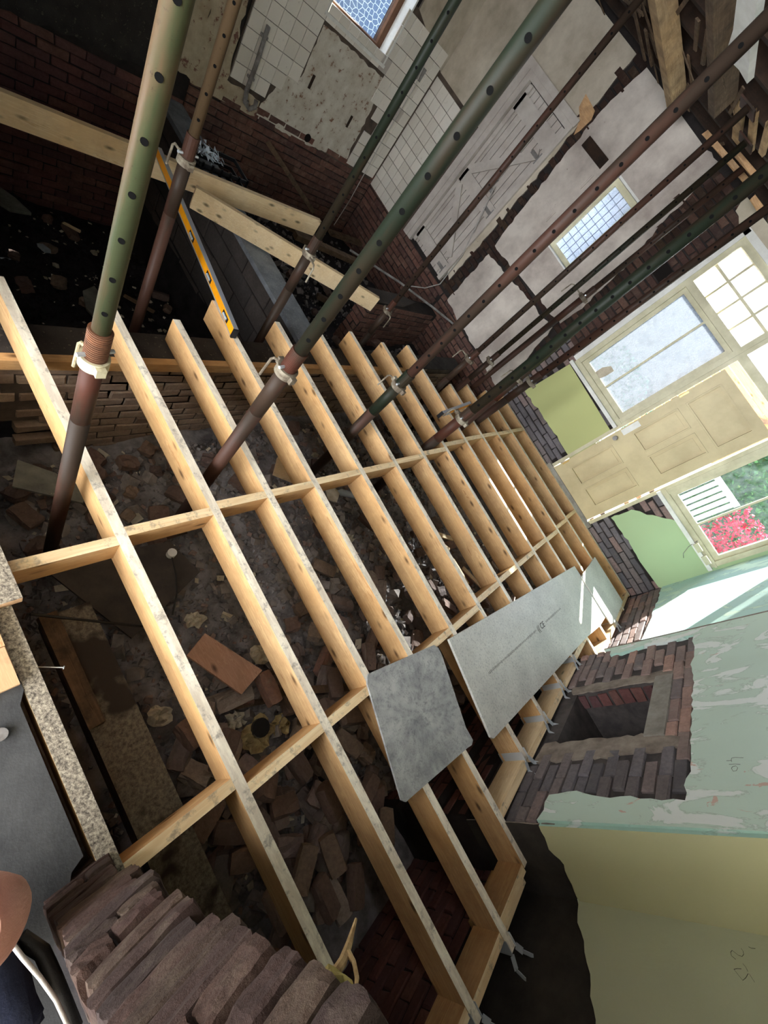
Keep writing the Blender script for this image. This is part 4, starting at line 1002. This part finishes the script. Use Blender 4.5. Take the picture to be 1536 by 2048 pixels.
terrain('floor', -1.95, 2.05, .17, YF, .05, 'rubble_dirt', 'dark earth and grit under the new joists', 'ground')
terrain('floor', XL, -1.95, .17, 2.63, .06, 'pit_dirt', 'black earth in the pit beyond the sleeper wall', 'ground')
terrain('floor', XL, -1.95, 2.84, YF, .06, 'pit_dirt', 'earth of the far pit by the kitchen corner', 'ground')
struct(MB().box(XL - .3, XN + .3, -.4, YF + .3, -1.95, -1.8).build('floor', 'mortar_dark'), 'solid subsoil under the rubble', 'ground')

def chunks(name, n, areas, smin, smax, mat, label, cat, flat=0.0, lift=0.0, seed=3):
    rng = np.random.default_rng(seed); m = MB()
    base = np.array([(x, y, z) for z in (-1, 1) for y in (-1, 1) for x in (-1, 1)], float)
    fs = [(0, 2, 3, 1), (4, 5, 7, 6), (0, 1, 5, 4), (2, 6, 7, 3), (0, 4, 6, 2), (1, 3, 7, 5)]
    V = []; Fc = []
    for k in range(n):
        ar = areas[rng.integers(len(areas))]
        x = rng.uniform(ar[0], ar[1]); y = rng.uniform(ar[2], ar[3])
        s = smin * (smax / smin) ** (rng.random() ** 1.8)
        v = base * rng.uniform(.5, 1.0, (8, 3)) * np.array([s * rng.uniform(.6, 1.3), s * rng.uniform(.5, 1.1), s * (rng.uniform(.3, .9) if rng.random() > flat else .1)]) * .5
        q = rng.normal(size=4); q /= np.linalg.norm(q)
        if flat > .5: q = np.array([1, rng.normal() * .12, rng.normal() * .12, rng.normal()]); q /= np.linalg.norm(q)
        w_, a, b, c = q
        Rm = np.array([[1 - 2 * (b * b + c * c), 2 * (a * b - c * w_), 2 * (a * c + b * w_)], [2 * (a * b + c * w_), 1 - 2 * (a * a + c * c), 2 * (b * c - a * w_)], [2 * (a * c - b * w_), 2 * (b * c + a * w_), 1 - 2 * (a * a + b * b)]])
        v = v @ Rm.T + np.array([x, y, ghz(x, y) + s * .12 + lift])
        o = len(V); V += [tuple(t) for t in v]; Fc += [tuple(o + i for i in f) for f in fs]
    m.v = V; m.f = Fc; m.m = [0] * len(Fc)
    o = m.build(name, mat); o['kind'] = 'stuff'; o['label'] = label; o['category'] = cat
    return o
chunks('rubble', 1500, [(-1.6, 1.5, .5, 5.2)], .045, .15, 'stone_rubble', 'grey stones and half bricks under the joists', 'rubble', seed=12)
AM = [(-1.7, 1.6, .3, 5.3)]; AP = [(-4.95, -2.08, .8, 2.5)]; AF = [(-4.9, -3.1, 2.95, 5.5), (-2.7, -2.08, 2.95, 5.5), (-4.9, -2.08, 2.95, 4.1)]
chunks('rubble', 15000, AM, .012, .07, 'rubble_dirt', 'crushed mortar and grit under the joists', 'rubble', seed=1)
chunks('rubble', 2600, AM, .02, .07, 'brick_rubble', 'small broken brick pieces under the joists', 'rubble', seed=2)
chunks('rubble', 420, AM, .02, .10, 'paper', 'scraps of pale plaster and paper among the grit', 'rubble', flat=.8, lift=.012, seed=4)
chunks('rubble', 3200, AP, .012, .09, 'pit_dirt', 'coal black rubble in the near pit', 'rubble', seed=5)
chunks('rubble', 160, AP, .02, .06, 'paper', 'pale specks of debris in the black pit', 'rubble', flat=.8, lift=.012, seed=6)
chunks('rubble', 2200, AF, .015, .11, 'rubble_dirt', 'loose rubble in the far pit', 'rubble', seed=8)

# whole and broken bricks, each a thing of its own
def lump(name, sx, sy, sz, amp, seed, mat, n=3, frog=False):
    rnd = random.Random(seed); vs = {}; V = []; Fc = []
    def vid(i, j, k):
        if (i, j, k) not in vs:
            x, y, z = (i / n - .5), (j / n - .5), (k / n - .5)
            ex = sum(abs(abs(t) - .5) < 1e-6 for t in (x, y, z))
            f = 1 - (.035 if ex == 2 else .09 if ex == 3 else 0)
            p = Vector((x * sx * f, y * sy * f, z * sz * f))
            nz = noise.noise_vector(Vector((x * 3 + seed, y * 3, z * 3))) * amp
            if frog and k == n and 0 < i < n and 0 < j < n: p.z -= .018
            vs[(i, j, k)] = len(V); V.append(p + nz)
        return vs[(i, j, k)]
    for a in range(n):
        for b in range(n):
            Fc += [(vid(a, b, n), vid(a + 1, b, n), vid(a + 1, b + 1, n), vid(a, b + 1, n)), (vid(a, b, 0), vid(a, b + 1, 0), vid(a + 1, b + 1, 0), vid(a + 1, b, 0)),
                   (vid(a, 0, b), vid(a + 1, 0, b), vid(a + 1, 0, b + 1), vid(a, 0, b + 1)), (vid(a, n, b), vid(a, n, b + 1), vid(a + 1, n, b + 1), vid(a + 1, n, b)),
                   (vid(0, a, b), vid(0, a, b + 1), vid(0, a + 1, b + 1), vid(0, a + 1, b)), (vid(n, a, b), vid(n, a + 1, b), vid(n, a + 1, b + 1), vid(n, a, b + 1))]
    me = bpy.data.meshes.new(name); me.from_pydata([tuple(v) for v in V], [], Fc); me.materials.append(MATS[mat]); me.update()
    return me
lumps = {m: [lump('brick', .215, .10, .065, .006, 1, m, 4, True), lump('brick', .215, .10, .065, .008, 2, m), lump('brick', .13, .10, .065, .018, 3, m),
             lump('brick', .10, .10, .065, .02, 4, m), lump('brick', .16, .1, .066, .016, 5, m), lump('brick', .075, .07, .055, .018, 6, m)] for m in ('brick_rubble', 'brick_broken')}
placed = []
def loose(x, y, z, mesh, rot, label, group, name='loose_brick'):
    o = bpy.data.objects.new(name, mesh); COL.objects.link(o); o.location = (x, y, z); o.rotation_euler = rot
    return tag(o, label, 'brick', group)
def scatter(n, x0, x1, y0, y1, dmin, mat, label, group, up=.035, kinds=(0, 1, 2, 3, 4, 5), avoid=()):
    k = t = 0
    while k < n and t < n * 60:
        t += 1; x, y = rr(x0, x1), rr(y0, y1)
        if any((x - a) ** 2 + (y - b) ** 2 < dmin ** 2 for a, b in placed): continue
        if any(a0 < x < a1 and b0 < y < b1 for a0, a1, b0, b1 in avoid): continue
        placed.append((x, y)); k += 1
        kd = RND.choice(kinds)
        loose(x, y, ghz(x, y) + up + .025 + rr(0, .035), lumps[mat][kd], (rr(-.5, .5), rr(-.35, .35), rr(0, 6.3)), ('whole frogged', 'whole', 'broken half', 'small broken', 'chipped', 'crumbled')[kd] + ' ' + label, group)
_c = P(530, 1465, 2, -.80); _d = P(440, 1330, 2, -.72)
AVO = ((_c[0] - .2, _c[0] + .2, _c[1] - .15, _c[1] + .16), (_d[0] - .15, _d[0] + .17, _d[1] - .15, _d[1] + .16), (-.62, 1.35, .25, .62), (-.9, -.3, .42, 1.2))
scatter(80, .0, 1.5, 1.0, 3.4, .125, 'brick_rubble', 'brick lying in the rubble under the middle joists', 'bricks in the rubble', avoid=AVO)
scatter(38, -1.6, .2, 1.6, 4.9, .16, 'brick_broken', 'dark brick lying in the grit near the sleeper wall', 'bricks by the sleeper wall', kinds=(1, 2, 3, 4, 5), avoid=AVO)
scatter(38, -.1, 1.5, 3.2, 5.2, .16, 'brick_rubble', 'brick in the lit rubble below the windows', 'bricks below the windows')
for lx in range(3):
    placed.clear()
    scatter(26, .2, 1.55, .55, 1.75, .15, 'brick_rubble' if lx < 2 else 'brick_broken', 'dusty brick in the heap at the near chimney side', 'brick heap by the near chimney side', up=.03 + lx * .085, kinds=(0, 1, 1, 4, 2), avoid=AVO[:3])
placed.clear()
scatter(22, -1.65, -.9, .5, 1.5, .14, 'brick_broken', 'dark brick at the foot of the sleeper wall', 'bricks at the sleeper wall foot', kinds=(2, 3, 4, 5))
scatter(16, -4.8, -2.2, 1.0, 2.5, .2, 'brick_broken', 'blackened brick in the near pit', 'bricks in the near pit', kinds=(2, 3, 4, 5))
scatter(26, -4.6, -2.1, 2.95, 5.2, .16, 'brick_broken', 'dark brick in the far pit', 'bricks in the far pit', kinds=(1, 2, 3, 4, 5))

# timbers, sheets and scraps lying in the rubble
def sheet(px, z, th, mat, label, name, cat, tilt=(0, 0)):
    p3 = [P(u, v, 2, z) for u, v in px]; c0 = p3[0]
    p3 = [(x, y, z + (x - c0[0]) * tilt[0] + (y - c0[1]) * tilt[1]) for x, y, _ in p3]
    return tag(MB().slab(p3, (0, 0, th)).build(name, mat), label, cat)
bm_ = MB().box(-.56, 1.6, .325, .515, -.62, -.45, 0, 1)
o = bm_.build('old_beam', ['old_timber_x', 'sawdusted_timber'])
tag(o, 'heavy old beam dusted with sawdust below the near joists', 'timber')
MB().beam((-.56, .345, -.42), (-.02, .345, -.42), .065, .045, jit=.005).build('split_edge', 'old_timber_x', o)
sheet([(100, 1150), (262, 1278), (338, 1205), (398, 1146), (338, 1085), (230, 1105)], -.80, .02, 'dark_sheet', 'dark dusty sheet of board lying on the rubble by the near beam', 'dark_board', 'board')
sheet([(35, 922), (110, 948), (178, 985), (165, 1008), (24, 975)], -.82, .015, 'slate', 'pale greenish slate lying at the foot of the nearest prop', 'slate', 'slate')
sheet([(408, 1268), (512, 1346), (472, 1393), (372, 1312)], -.72, .02, 'pink_board', 'pinkish brown timber offcut lying flat in the rubble', 'board_offcut', 'board', (.15, .1))
sheet([(553, 917), (562, 921), (592, 968), (588, 978), (545, 950)], -.72, .03, 'pale_pine', 'cream board end catching light near the plastic bottle', 'board_offcut', 'board', (.2, .25))
sheet([(650, 980), (668, 976), (678, 988), (672, 1006), (655, 1000)], -.80, .012, 'paper', 'cream angular card by the plastic bottle neck', 'card', 'card')
stick(P(520, 1387, 2, -.78), P(700, 1374, 2, -.72), .05, .03, 'old_timber_x', 'grey batten lying across the bays beyond the pinkish offcut', jit=.002)
stick(P(455, 1416, 2, -.85), P(560, 1396, 2, -.82), .035, .03, 'old_timber_x', 'short dark batten lying beside the grey one', jit=.002)
for k, (p_, q_, s_) in enumerate((((855, 1062), (905, 1078), 'upper'), ((862, 1072), (898, 1100), 'middle'), ((905, 1118), (935, 1168), 'lower'), ((925, 1135), (985, 1198), 'longest'))):
    stick(P(*p_, 2, -.82), P(*q_, 2, -.78), .05, .012, 'pale_pine', 'sunlit pale wood strip among the rubble, the %s one' % s_, name='wood_strip', jit=.004)
cp = MB()
def card(cu, cv, z, R, label, mat='stained_card', hole=False, name='torn_card'):
    c = P(cu, cv, 2, z); m = MB(); n = 22; K = 4; sd = cu * .37
    def pt(i, k, dz=0.0):
        t = 2 * math.pi * i / n; q = k / K
        r_ = R * q * (.85 + .5 * noise.noise(Vector((math.cos(t) * 1.2 + sd, math.sin(t) * 1.2, 1))) + (.12 * noise.noise(Vector((math.cos(t) * 4, math.sin(t) * 4 + sd, 2))) if k == K else 0))
        zz = z + .05 * noise.noise(Vector((math.cos(t) * q * 2.2 + sd, math.sin(t) * q * 2.2, 5))) + .02 * noise.noise(Vector((i * .8 + sd, k * 1.3, 9)))
        return (c[0] + math.cos(t) * r_, c[1] + math.sin(t) * r_, zz + dz)
    for dz in (0, -.003):
        b0 = len(m.v); m.v.append(pt(0, 0, dz)); m.v += [pt(i, k, dz) for k in range(1, K + 1) for i in range(n)]
        ix = lambda i, k: b0 + 1 + (k - 1) * n + i % n
        fs = [(b0, ix(i, 1), ix(i + 1, 1)) for i in range(n)] + [(ix(i, k), ix(i, k + 1), ix(i + 1, k + 1), ix(i + 1, k)) for k in range(1, K) for i in range(n)]
        m.f += fs if dz == 0 else [f[::-1] for f in fs]
    b1 = 1 + K * n
    for i in range(n): m.f.append((1 + (K - 1) * n + i, b1 + 1 + (K - 1) * n + i, b1 + 1 + (K - 1) * n + (i + 1) % n, 1 + (K - 1) * n + (i + 1) % n))
    m.m = [0] * len(m.f)
    o = m.build(name, mat)
    if hole: MB().cyl((c[0] - .03, c[1] + .02, z + .02), (c[0] - .03, c[1] + .02, z + .05), .055, 14).build('dark_disc', 'black_plastic', o)
    return tag(o, label, 'card')
card(515, 1470, -.80, .13, 'torn yellowed card with a dark round patch under the second joist', hole=True)
card(560, 1450, -.84, .08, 'ragged yellowed scrap touching the torn card')
card(470, 1440, -.85, .06, 'small curled white paper left of the torn card', 'paper')
card(520, 1325 - 20, -.78, .08, 'crumpled grey white paper beside the pinkish offcut', 'paper')
card(390, 1240, -.86, .07, 'crumpled leafy paper scrap above the pinkish offcut', 'paper')
card(700, 1075, -.86, .05, 'small tangle of pale scraps between the fourth and fifth joists', 'paper')
card(320, 1430, -.82, .07, 'grey plaster flake beside the sawdusted beam', 'paper')
card(790, 1110, -.84, .08, 'crumpled silvery scrap in the bright bay', 'paper')
# plastic bottle
a = Vector(P(672, 982, 2, -.80)); b = Vector(P(712, 992, 2, -.80)); d = (b - a)
bt = empty('plastic_bottle', a, 'clear ribbed plastic bottle lying among the bricks', 'bottle')
MB().tube([a + d * t for t in (0, .08, .18, .25, .3, .5, .52, .75, .77, 1)], [.012, .013, .03, .036, .033, .036, .032, .036, .033, .035], 12).build('bottle_body', 'bottle_plastic', bt, smooth=True)
MB().cyl(a - d * .06, a + d * .02, .015, 12).build('cap', 'prop_collar', bt)
# black cable and its white connector
o = tag(MB().tube([P(60, 1228, 2, -.30), P(150, 1238, 2, -.35), P(260, 1250, 2, -.5), P(330, 1256, 2, -.7)], .006, 6).build('cable', 'cable_black'), 'black cable drooping over the old beam', 'cable')
o = tag(MB().tube([P(343, 1110, 2, -.72), P(352, 1150, 2, -.75), P(354, 1185, 2, -.78), P(345, 1230, 2, -.8)], .006, 6).build('cable', 'cable_black'), 'thin black lead on the dark sheet with a white rose at its end', 'cable')
c = P(343, 1107, 2, -.72); MB().cyl((c[0], c[1], -.74), (c[0], c[1], -.70), .028, 12).build('connector', 'white_paint', o)
tag(MB().cyl((-1.62, .86, -.21), (-1.62, .90, -.15), .0015, 5).build('nail', 'galvanised'), 'tiny nail standing on the plate', 'nail') if False else None
o = tag(MB().slab([(-1.90, .93, -.182), (-1.81, .95, -.182), (-1.80, 1.0, -.182), (-1.92, .99, -.182)], (0, 0, .012)).build('red_tag', 'red_plastic'), 'small red plastic piece on the sleeper wall top by the nearest prop', 'plastic scrap')
# pit objects: pale glint, slates and sticks
sheet([(0, 380), (30, 405), (62, 440), (20, 430), (0, 415)], -1.30, .03, 'slate', 'grey slab leaning at the foot of the dark wall in the pit', 'slab', 'slab', (.1, .1))
sheet([(165, 585), (188, 575), (205, 600), (190, 640), (172, 620)], -1.15, .02, 'slate', 'grey blue slate in the black pit behind the nearest prop', 'slate', 'slate')
stick(P(127, 445, 2, -1.3), P(160, 463, 2, -1.28), .03, .012, 'pale_pine', 'small pale stick lying in the black pit', name='wood_strip')
stick(P(248, 590, 2, -1.2), P(308, 625, 2, -1.2), .03, .015, 'old_timber_y', 'thin grey stick beside the thin prop foot in the pit', name='wood_strip')
stick(P(80, 490, 2, -1.3), P(96, 503, 2, -1.28), .05, .03, 'bottle_plastic', 'crushed clear plastic glinting in the black pit', name='plastic_scrap', cat='plastic scrap')

# ------------------------------------------------------------------ foreground: broken brick jamb, slab, offcuts
jm = struct(MB().box(.378, .50, .03, .165, -.35, 1.70).build('wall_near', 'mortar_dark'))
z = -.12; k = 0
while z < 1.66:
    h_ = .064 + rr(-.006, .008); off = .008 * math.sin(z * 9) + rr(-.005, .006)
    cuts = [(.008 + rr(-.004, .012), .185 + rr(-.02, .012))] if rr(0, 1) < .72 else [(.008, .09 + rr(-.02, .02)), (.1, .18 + rr(-.015, .015))]
    if len(cuts) == 2: cuts[1] = (cuts[0][1] + .006, cuts[1][1])
    for y0, y1 in cuts:
        me = lump('brick', .12, y1 - y0, h_, .0045, 40 + k, 'brick_jamb', 6)
        o = bpy.data.objects.new('brick', me); COL.objects.link(o); o.parent = jm
        o.location = Vector((.36 + .06 + off, (y0 + y1) / 2, z + h_ / 2)) - Vector(wl(jm)); o.rotation_euler = (rr(-.03, .03), rr(-.04, .04), rr(-.05, .05)); k += 1
    z += h_ + rr(.001, .006)
# dark slab on which the photographer stands
sl = MB().slab([(-.30, -.8, -.05), (.47, -.8, -.05), (.47, .02, -.05), (.335, .09, -.05), (.315, .128, -.05), (-.2, .128, -.05), (-.24, .15, -.05), (-.30, .15, -.05)], (0, 0, .052))
struct(sl.build('floor', 'slab_dark'), 'dark dusty slab at the foot of the broken jamb', 'slab')
struct(MB().box(-1.9, -.30, -.8, .02, -.3, -.06).box(-.3, 2.4, -.8, .0, -.5, -.055).build('floor', 'slab_dark'), 'dark concrete behind the slab', 'ground')
o = MB().box(-.14, .30, .115, .135, -.11, -.052).build('slab_lip', 'old_timber_x'); tag(o, 'thin dark batten in the slot beside the slab', 'timber')
def offcut(x0, x1, y0, y1, z0, z1, label, top='pine_y'):
    return tag(MB().box(x0, x1, y0, y1, z0, z1, 0, 1).build('board_offcut', ['split_timber', top]), label, 'board')
offcut(-.95, -.535, .02, .235, .002, .048, 'sawdusty offcut with broken end, topmost at the left edge', 'gritty_timber_top')
offcut(-.90, -.40, -.06, .148, .003, .030, 'brown offcut lying beside the dusty joist, under the sawdusty one', 'split_timber')
offcut(-.398, -.262, -.10, .146, .003, .026, 'shorter brown offcut touching the dark slab', 'split_timber')
tag(MB().cyl(P(0, 1470, 2, .003), tuple(a + b for a, b in zip(P(0, 1470, 2, .003), (0, 0, .012))), .02, 16).build('washer', 'old_metal'), 'round grey washer at the left edge of the slab', 'washer')

# pencil marks on the sage wall and the mint breast, and the faint printing on the long board
def marks(par, x, strokes):
    for st in strokes:
        MB().tube([P(u, v, 0, x) for u, v in st], .0008, 4).build('pencil_mark', 'mortar_grey', par)
z7 = lambda *q: [(1400 + a / 7, 1820 + b / 7) for a, b in q]
marks(wr, XN - .0155, (z7((575, 535), (605, 580), (612, 620), (590, 650), (540, 635), (450, 565)), z7((450, 565), (428, 590), (440, 640), (500, 690)),
      z7((475, 830), (540, 915), (600, 985), (640, 950), (675, 890)), z7((475, 830), (520, 820), (580, 825)), z7((600, 750), (640, 800), (670, 860)), z7((690, 895), (725, 950), (765, 1010)), z7((680, 515), (720, 535), (775, 540))))
z8 = lambda *q: [(1420 + a / 7.94, 1460 + b / 7.94) for a, b in q]
marks(wb, XB - .0185, (z8((340, 610), (360, 580), (410, 570), (440, 600), (420, 645), (370, 655), (340, 610)), z8((300, 545), (400, 540), (480, 545)), z8((530, 440), (400, 435), (345, 445), (335, 480), (345, 505)), z8((260, 490), (320, 485), (345, 488))))
bd = next(o for o in bpy.data.objects if o.name.startswith('cement_board') and 'long pale' in o.get('label', ''))
m = MB(); A_, B_ = Vector(P(978, 1346, 2, .0206)), Vector(P(1122, 1216, 2, .0206)); dr = (B_ - A_).normalized(); sd_ = Vector((-dr.y, dr.x, 0))
for i in range(90):
    if 52 < i < 66: continue
    c = A_ + (B_ - A_) * (i / 90); h_ = rr(.008, .02)
    m.beam(c - sd_ * h_ / 2, c + sd_ * h_ / 2, .004, .0006)
m.build('printed_line', 'mortar_grey', bd)
fc = bpy.data.curves.new('printed_mark', 'FONT'); fc.body = '(( CE'; fc.size = .07; fc.extrude = .0004; fc.materials.append(MATS['mortar_grey'])
ft_ = bpy.data.objects.new('printed_mark_curve', fc); COL.objects.link(ft_); fm_ = bpy.data.meshes.new_from_object(ft_.evaluated_get(bpy.context.evaluated_depsgraph_get())); bpy.data.objects.remove(ft_)
fo_ = bpy.data.objects.new('printed_mark', fm_); COL.objects.link(fo_); fo_.parent = bd
fo_.location = (A_ + (B_ - A_) * .60) - Vector(wl(bd)) - sd_ * .025; fo_.rotation_euler = (0, 0, math.atan2(dr.y, dr.x))

# twig and foam stuck in the jamb
o = MB().tube([P(662, 1958, 0, .40), P(684, 1925, 0, .41), P(697, 1890, 0, .42), P(712, 1838, 0, .42)], [.006, .006, .005, .002], 7)
o.tube([P(696, 1905, 0, .415), P(708, 1925, 0, .42), P(714, 1955, 0, .42), P(712, 1975, 0, .41)], [.004, .003, .003, .002], 6)
tag(o.build('twig', 'fibre'), 'dry forked twig sticking up from the broken brick jamb', 'twig')
me = lump('foam', .05, .035, .016, .006, 77, 'foam_yellow', 4)
o = bpy.data.objects.new('foam_lump', me); COL.objects.link(o); o.location = P(668, 1988, 0, .40); o.rotation_euler = (0.3, .2, .4)
tag(o, 'crumbly yellow foam lump on top of the broken brick jamb', 'foam')

# finger tip of the photographer and things on the slab
cam_pt = lambda u, v, d: tuple((np.array([0, 0, H]) + RC.T @ np.array([(u - 768) / F * d, (v - 1024) / F * d, d])).tolist())
ft = [cam_pt(u, v, .105) for u, v in ((-420, 1905), (-300, 1895), (-200, 1880), (-130, 1868), (-85, 1862), (-45, 1859), (-12, 1857), (5, 1856), (17, 1856), (24, 1856), (26, 1856))]
fo = MB().tube(ft, [.0125, .0120, .0112, .0114, .0116, .0114, .0104, .0088, .0064, .0036, .0006], 24).build('person', 'skin', smooth=True)
tag(fo, 'finger tip of the photographer intruding at the left edge', 'person')
c1, c2 = Vector(cam_pt(-60, 1850, .094)), Vector(cam_pt(2, 1852, .0985))
nm = MB()
for i in range(7):
    t = i / 6; cpt = c1.lerp(c2, t); wv = (Vector(cam_pt(0, 1900, .1)) - Vector(cam_pt(0, 1800, .1))).normalized(); ww = .0062 * math.sqrt(max(.02, 1 - (max(0, t - .45) / .56) ** 2))
    nm.v += [tuple(cpt - wv * ww), tuple(cpt), tuple(cpt + wv * ww)]
for i in range(6):
    for j in range(2): nm.f.append((i * 3 + j, i * 3 + j + 1, i * 3 + 4 + j, i * 3 + 3 + j)); nm.m.append(0)
nm.build('fingernail', 'nail_pink', fo, smooth=True)
hs = [P(18, 1880, 2, .62), P(45, 1915, 2, .62), P(80, 1955, 2, .60), P(112, 2000, 2, .58), P(140, 2060, 2, .56)]
tag(MB().tube(hs, .004, 8).build('cable', 'cable_white', smooth=True), 'white cable curving at the bottom left beside the jamb', 'cable')
hs = [P(40, 1875, 2, .3), P(85, 1905, 2, .3), P(110, 1960, 2, .3), P(150, 2060, 2, .3)]
tag(MB().tube(hs, .016, 8).build('hose', 'cable_black', smooth=True), 'dark grey hose beside the white cable at the bottom left', 'hose')
me = lump('cloth', .3, .34, .3, .05, 91, 'navy_cloth', 8)
o = bpy.data.objects.new('navy_jacket', me); me.polygons.foreach_set('use_smooth', [True] * len(me.polygons)); COL.objects.link(o); o.location = Vector(P(0, 2048, 2, .25)) + Vector((-.12, -.12, 0))
tag(o, 'navy cloth bundle at the bottom left corner below the finger', 'jacket')

# ------------------------------------------------------------------ ceiling timbers hanging below the joists
def cbeam(x0, x1, y0, y1, z0, z1, mat, label, name='support_beam'):
    return tag(MB().box(x0, x1, y0, y1, z0, z1).build(name, mat), label, 'timber')
a, b = P(1313, 0, 2, 2.70), P(1361, 0, 2, 2.70)
cbeam(-2.36, -2.25, 2.6, 5.36, 2.72, 2.84, 'beam_timber', 'pale new beam under the ceiling joists, ending near the far wall')
cbeam(-1.65, -1.58, 2.6, 4.25, 2.70, 2.84, 'old_timber_y', 'grey rough beam under the ceiling beside the pale one')
o = MB().slab([P(*q, 2, 2.66) for q in ((1478, -40), (1518, -40), (1512, 20), (1500, 110), (1494, 168), (1478, 140), (1450, 112), (1466, 60))], (0, 0, .03)).build('painted_board', ['white_paint'])
tag(o, 'white painted board with torn edge hanging from the ceiling', 'board')
for k, (pa, pb, wd) in enumerate((((1470, 285), (1478, 205), .09), ((1498, 300), (1505, 225), .06), ((1520, 310), (1536, 250), .05))):
    pa3, pb3 = P(*pa, 2, 2.83), P(*pb, 2, 2.83); m = MB()
    d = (Vector(pb3) - Vector(pa3)); s = Vector((-d.y, d.x, 0)).normalized() * wd / 2
    pts = [Vector(pa3) - s, Vector(pb3) - s, Vector(pb3) - s * .5 - d * .18, Vector(pb3) + s * .1 + d * .04, Vector(pb3) + s * .5 - d * .2, Vector(pb3) + s + d * .05, Vector(pa3) + s]
    m.slab(pts, (0, 0, .022)); tag(m.build('broken_board', 'beam_timber'), 'broken floorboard end hanging at the ceiling hole, %s of three' % ['widest', 'middle', 'narrow rightmost'][k], 'board')
for k, (pa, pb) in enumerate((((1410, 268), (1500, 372)), ((1475, 308), (1512, 352)), ((1505, 395), (1522, 418)))):
    stick(P(*pa, 2, 2.81), P(*pb, 2, 2.81), .05, .035, 'split_timber', 'splintered orange fillet along the far ceiling edge, %s piece' % ['longest', 'upper', 'shortest'][k], name='ceiling_fillet', jit=.008)
for k, (pa, pb) in enumerate((((1290, 60), (1302, 130)), ((1265, 0), (1290, 120)), ((1395, 40), (1390, 100)), ((1415, 60), (1405, 128)), ((1285, 30), (1240, -10)))):
    stick(P(*pa, 2, 2.80), P(*pb, 2, 2.80), .03, .012, 'old_timber_y', 'loose lath hanging under the ceiling joists', name='lath', jit=.004, grp='loose laths')

# ------------------------------------------------------------------ garden and yard outside
struct(MB().box(-7, 7, YF + .3, 16, -.4, -.12).build('patio', 'patio'), 'pale paving of the garden', 'ground')
def leaves(name, n, x0, x1, y0, y1, z0, z1, s, mat, label, cat='hedge'):
    m = MB()
    for i in range(n):
        c = Vector((rr(x0, x1), rr(y0, y1), rr(z0, z1)))
        a = Vector((rr(-1, 1), rr(-1, 1), rr(-1, 1))).normalized() * s * rr(.6, 1.3); b = a.cross(Vector((rr(-1, 1), rr(-1, 1), rr(-1, 1)))).normalized() * s * .5
        m.add([c - a * .5, c + b * .5, c + a * .5, c - b * .5], [(0, 1, 2, 3)])
    o = m.build(name, mat); o['kind'] = 'stuff'; return tag(o, label, cat)
leaves('ivy', 5000, .9, 5.2, 9.3, 9.6, -.1, 2.3, .10, 'ivy', 'green ivy covering the garden wall')
struct(MB().box(.6, 5.4, 9.72, 9.9, -.2, 2.3).build('garden_wall', 'ivy'), 'garden wall under the ivy', 'wall')
leaves('ivy', 1800, -1.6, .7, 7.6, 8.0, -.1, 1.25, .08, 'ivy_teal', 'dark teal ivy seen through the gap beside the leaning door')
leaves('red_shrub', 1500, 1.95, 3.0, 7.9, 8.4, .55, 1.35, .07, 'red_leaf', 'red leaved shrub outside the right window', 'shrub')
pt = tag(MB().cyl((2.0, 7.5, -.12), (2.0, 7.5, .62), .16, 16, .2).build('plant_pot', 'slate'), 'round grey planter before the red shrub outside', 'planter')
struct(MB().box(-2.6, -.3, 9.0, 9.2, -.2, 2.3).build('yard_wall', 'concrete_cap'), 'grey rendered wall far behind the smeared window', 'wall')
g = empty('garden_gate', (.95, 8.0, -.1), 'white slatted garden gate outside the right window', 'gate')
for i in range(9):
    x = .95 + i * .1; MB().box(x, x + .07, 8.0, 8.02, -.05, 1.24).build('slat', 'white_paint', g)
MB().box(.93, 1.84, 8.02, 8.06, 1.2, 1.28).build('rail', 'white_paint', g); MB().box(.93, 1.84, 8.02, 8.06, .3, .38).build('rail', 'white_paint', g)
sh = empty('garden_shed', (0, 8.8, -.1), 'orange timber boarded shed behind the leaning door top', 'shed')
for i in range(14):
    z = .5 + i * .125; MB().box(-.25, 1.25, 8.8, 8.82, z, z + .12).build('plank', 'fence_wood', sh)
MB().beam((-.1, 8.78, 1.3), (1.1, 8.78, 2.2), .03, .07).build('brace', 'old_timber_x', sh)
struct(MB().box(-7.0, -6.8, 1.0, 9.0, -.5, 3.6).build('neighbour_wall', 'stone_wall_outside'), 'pale crazy stonework seen through the kitchen window', 'wall')
struct(MB().box(-4.2, -1.5, 6.9, 7.1, -.3, 3.2).build('yard_wall', 'patio'), 'pale yard wall behind the pantry window', 'wall')
for o in list(bpy.data.objects):
    if '_w' in o.keys(): del o['_w']
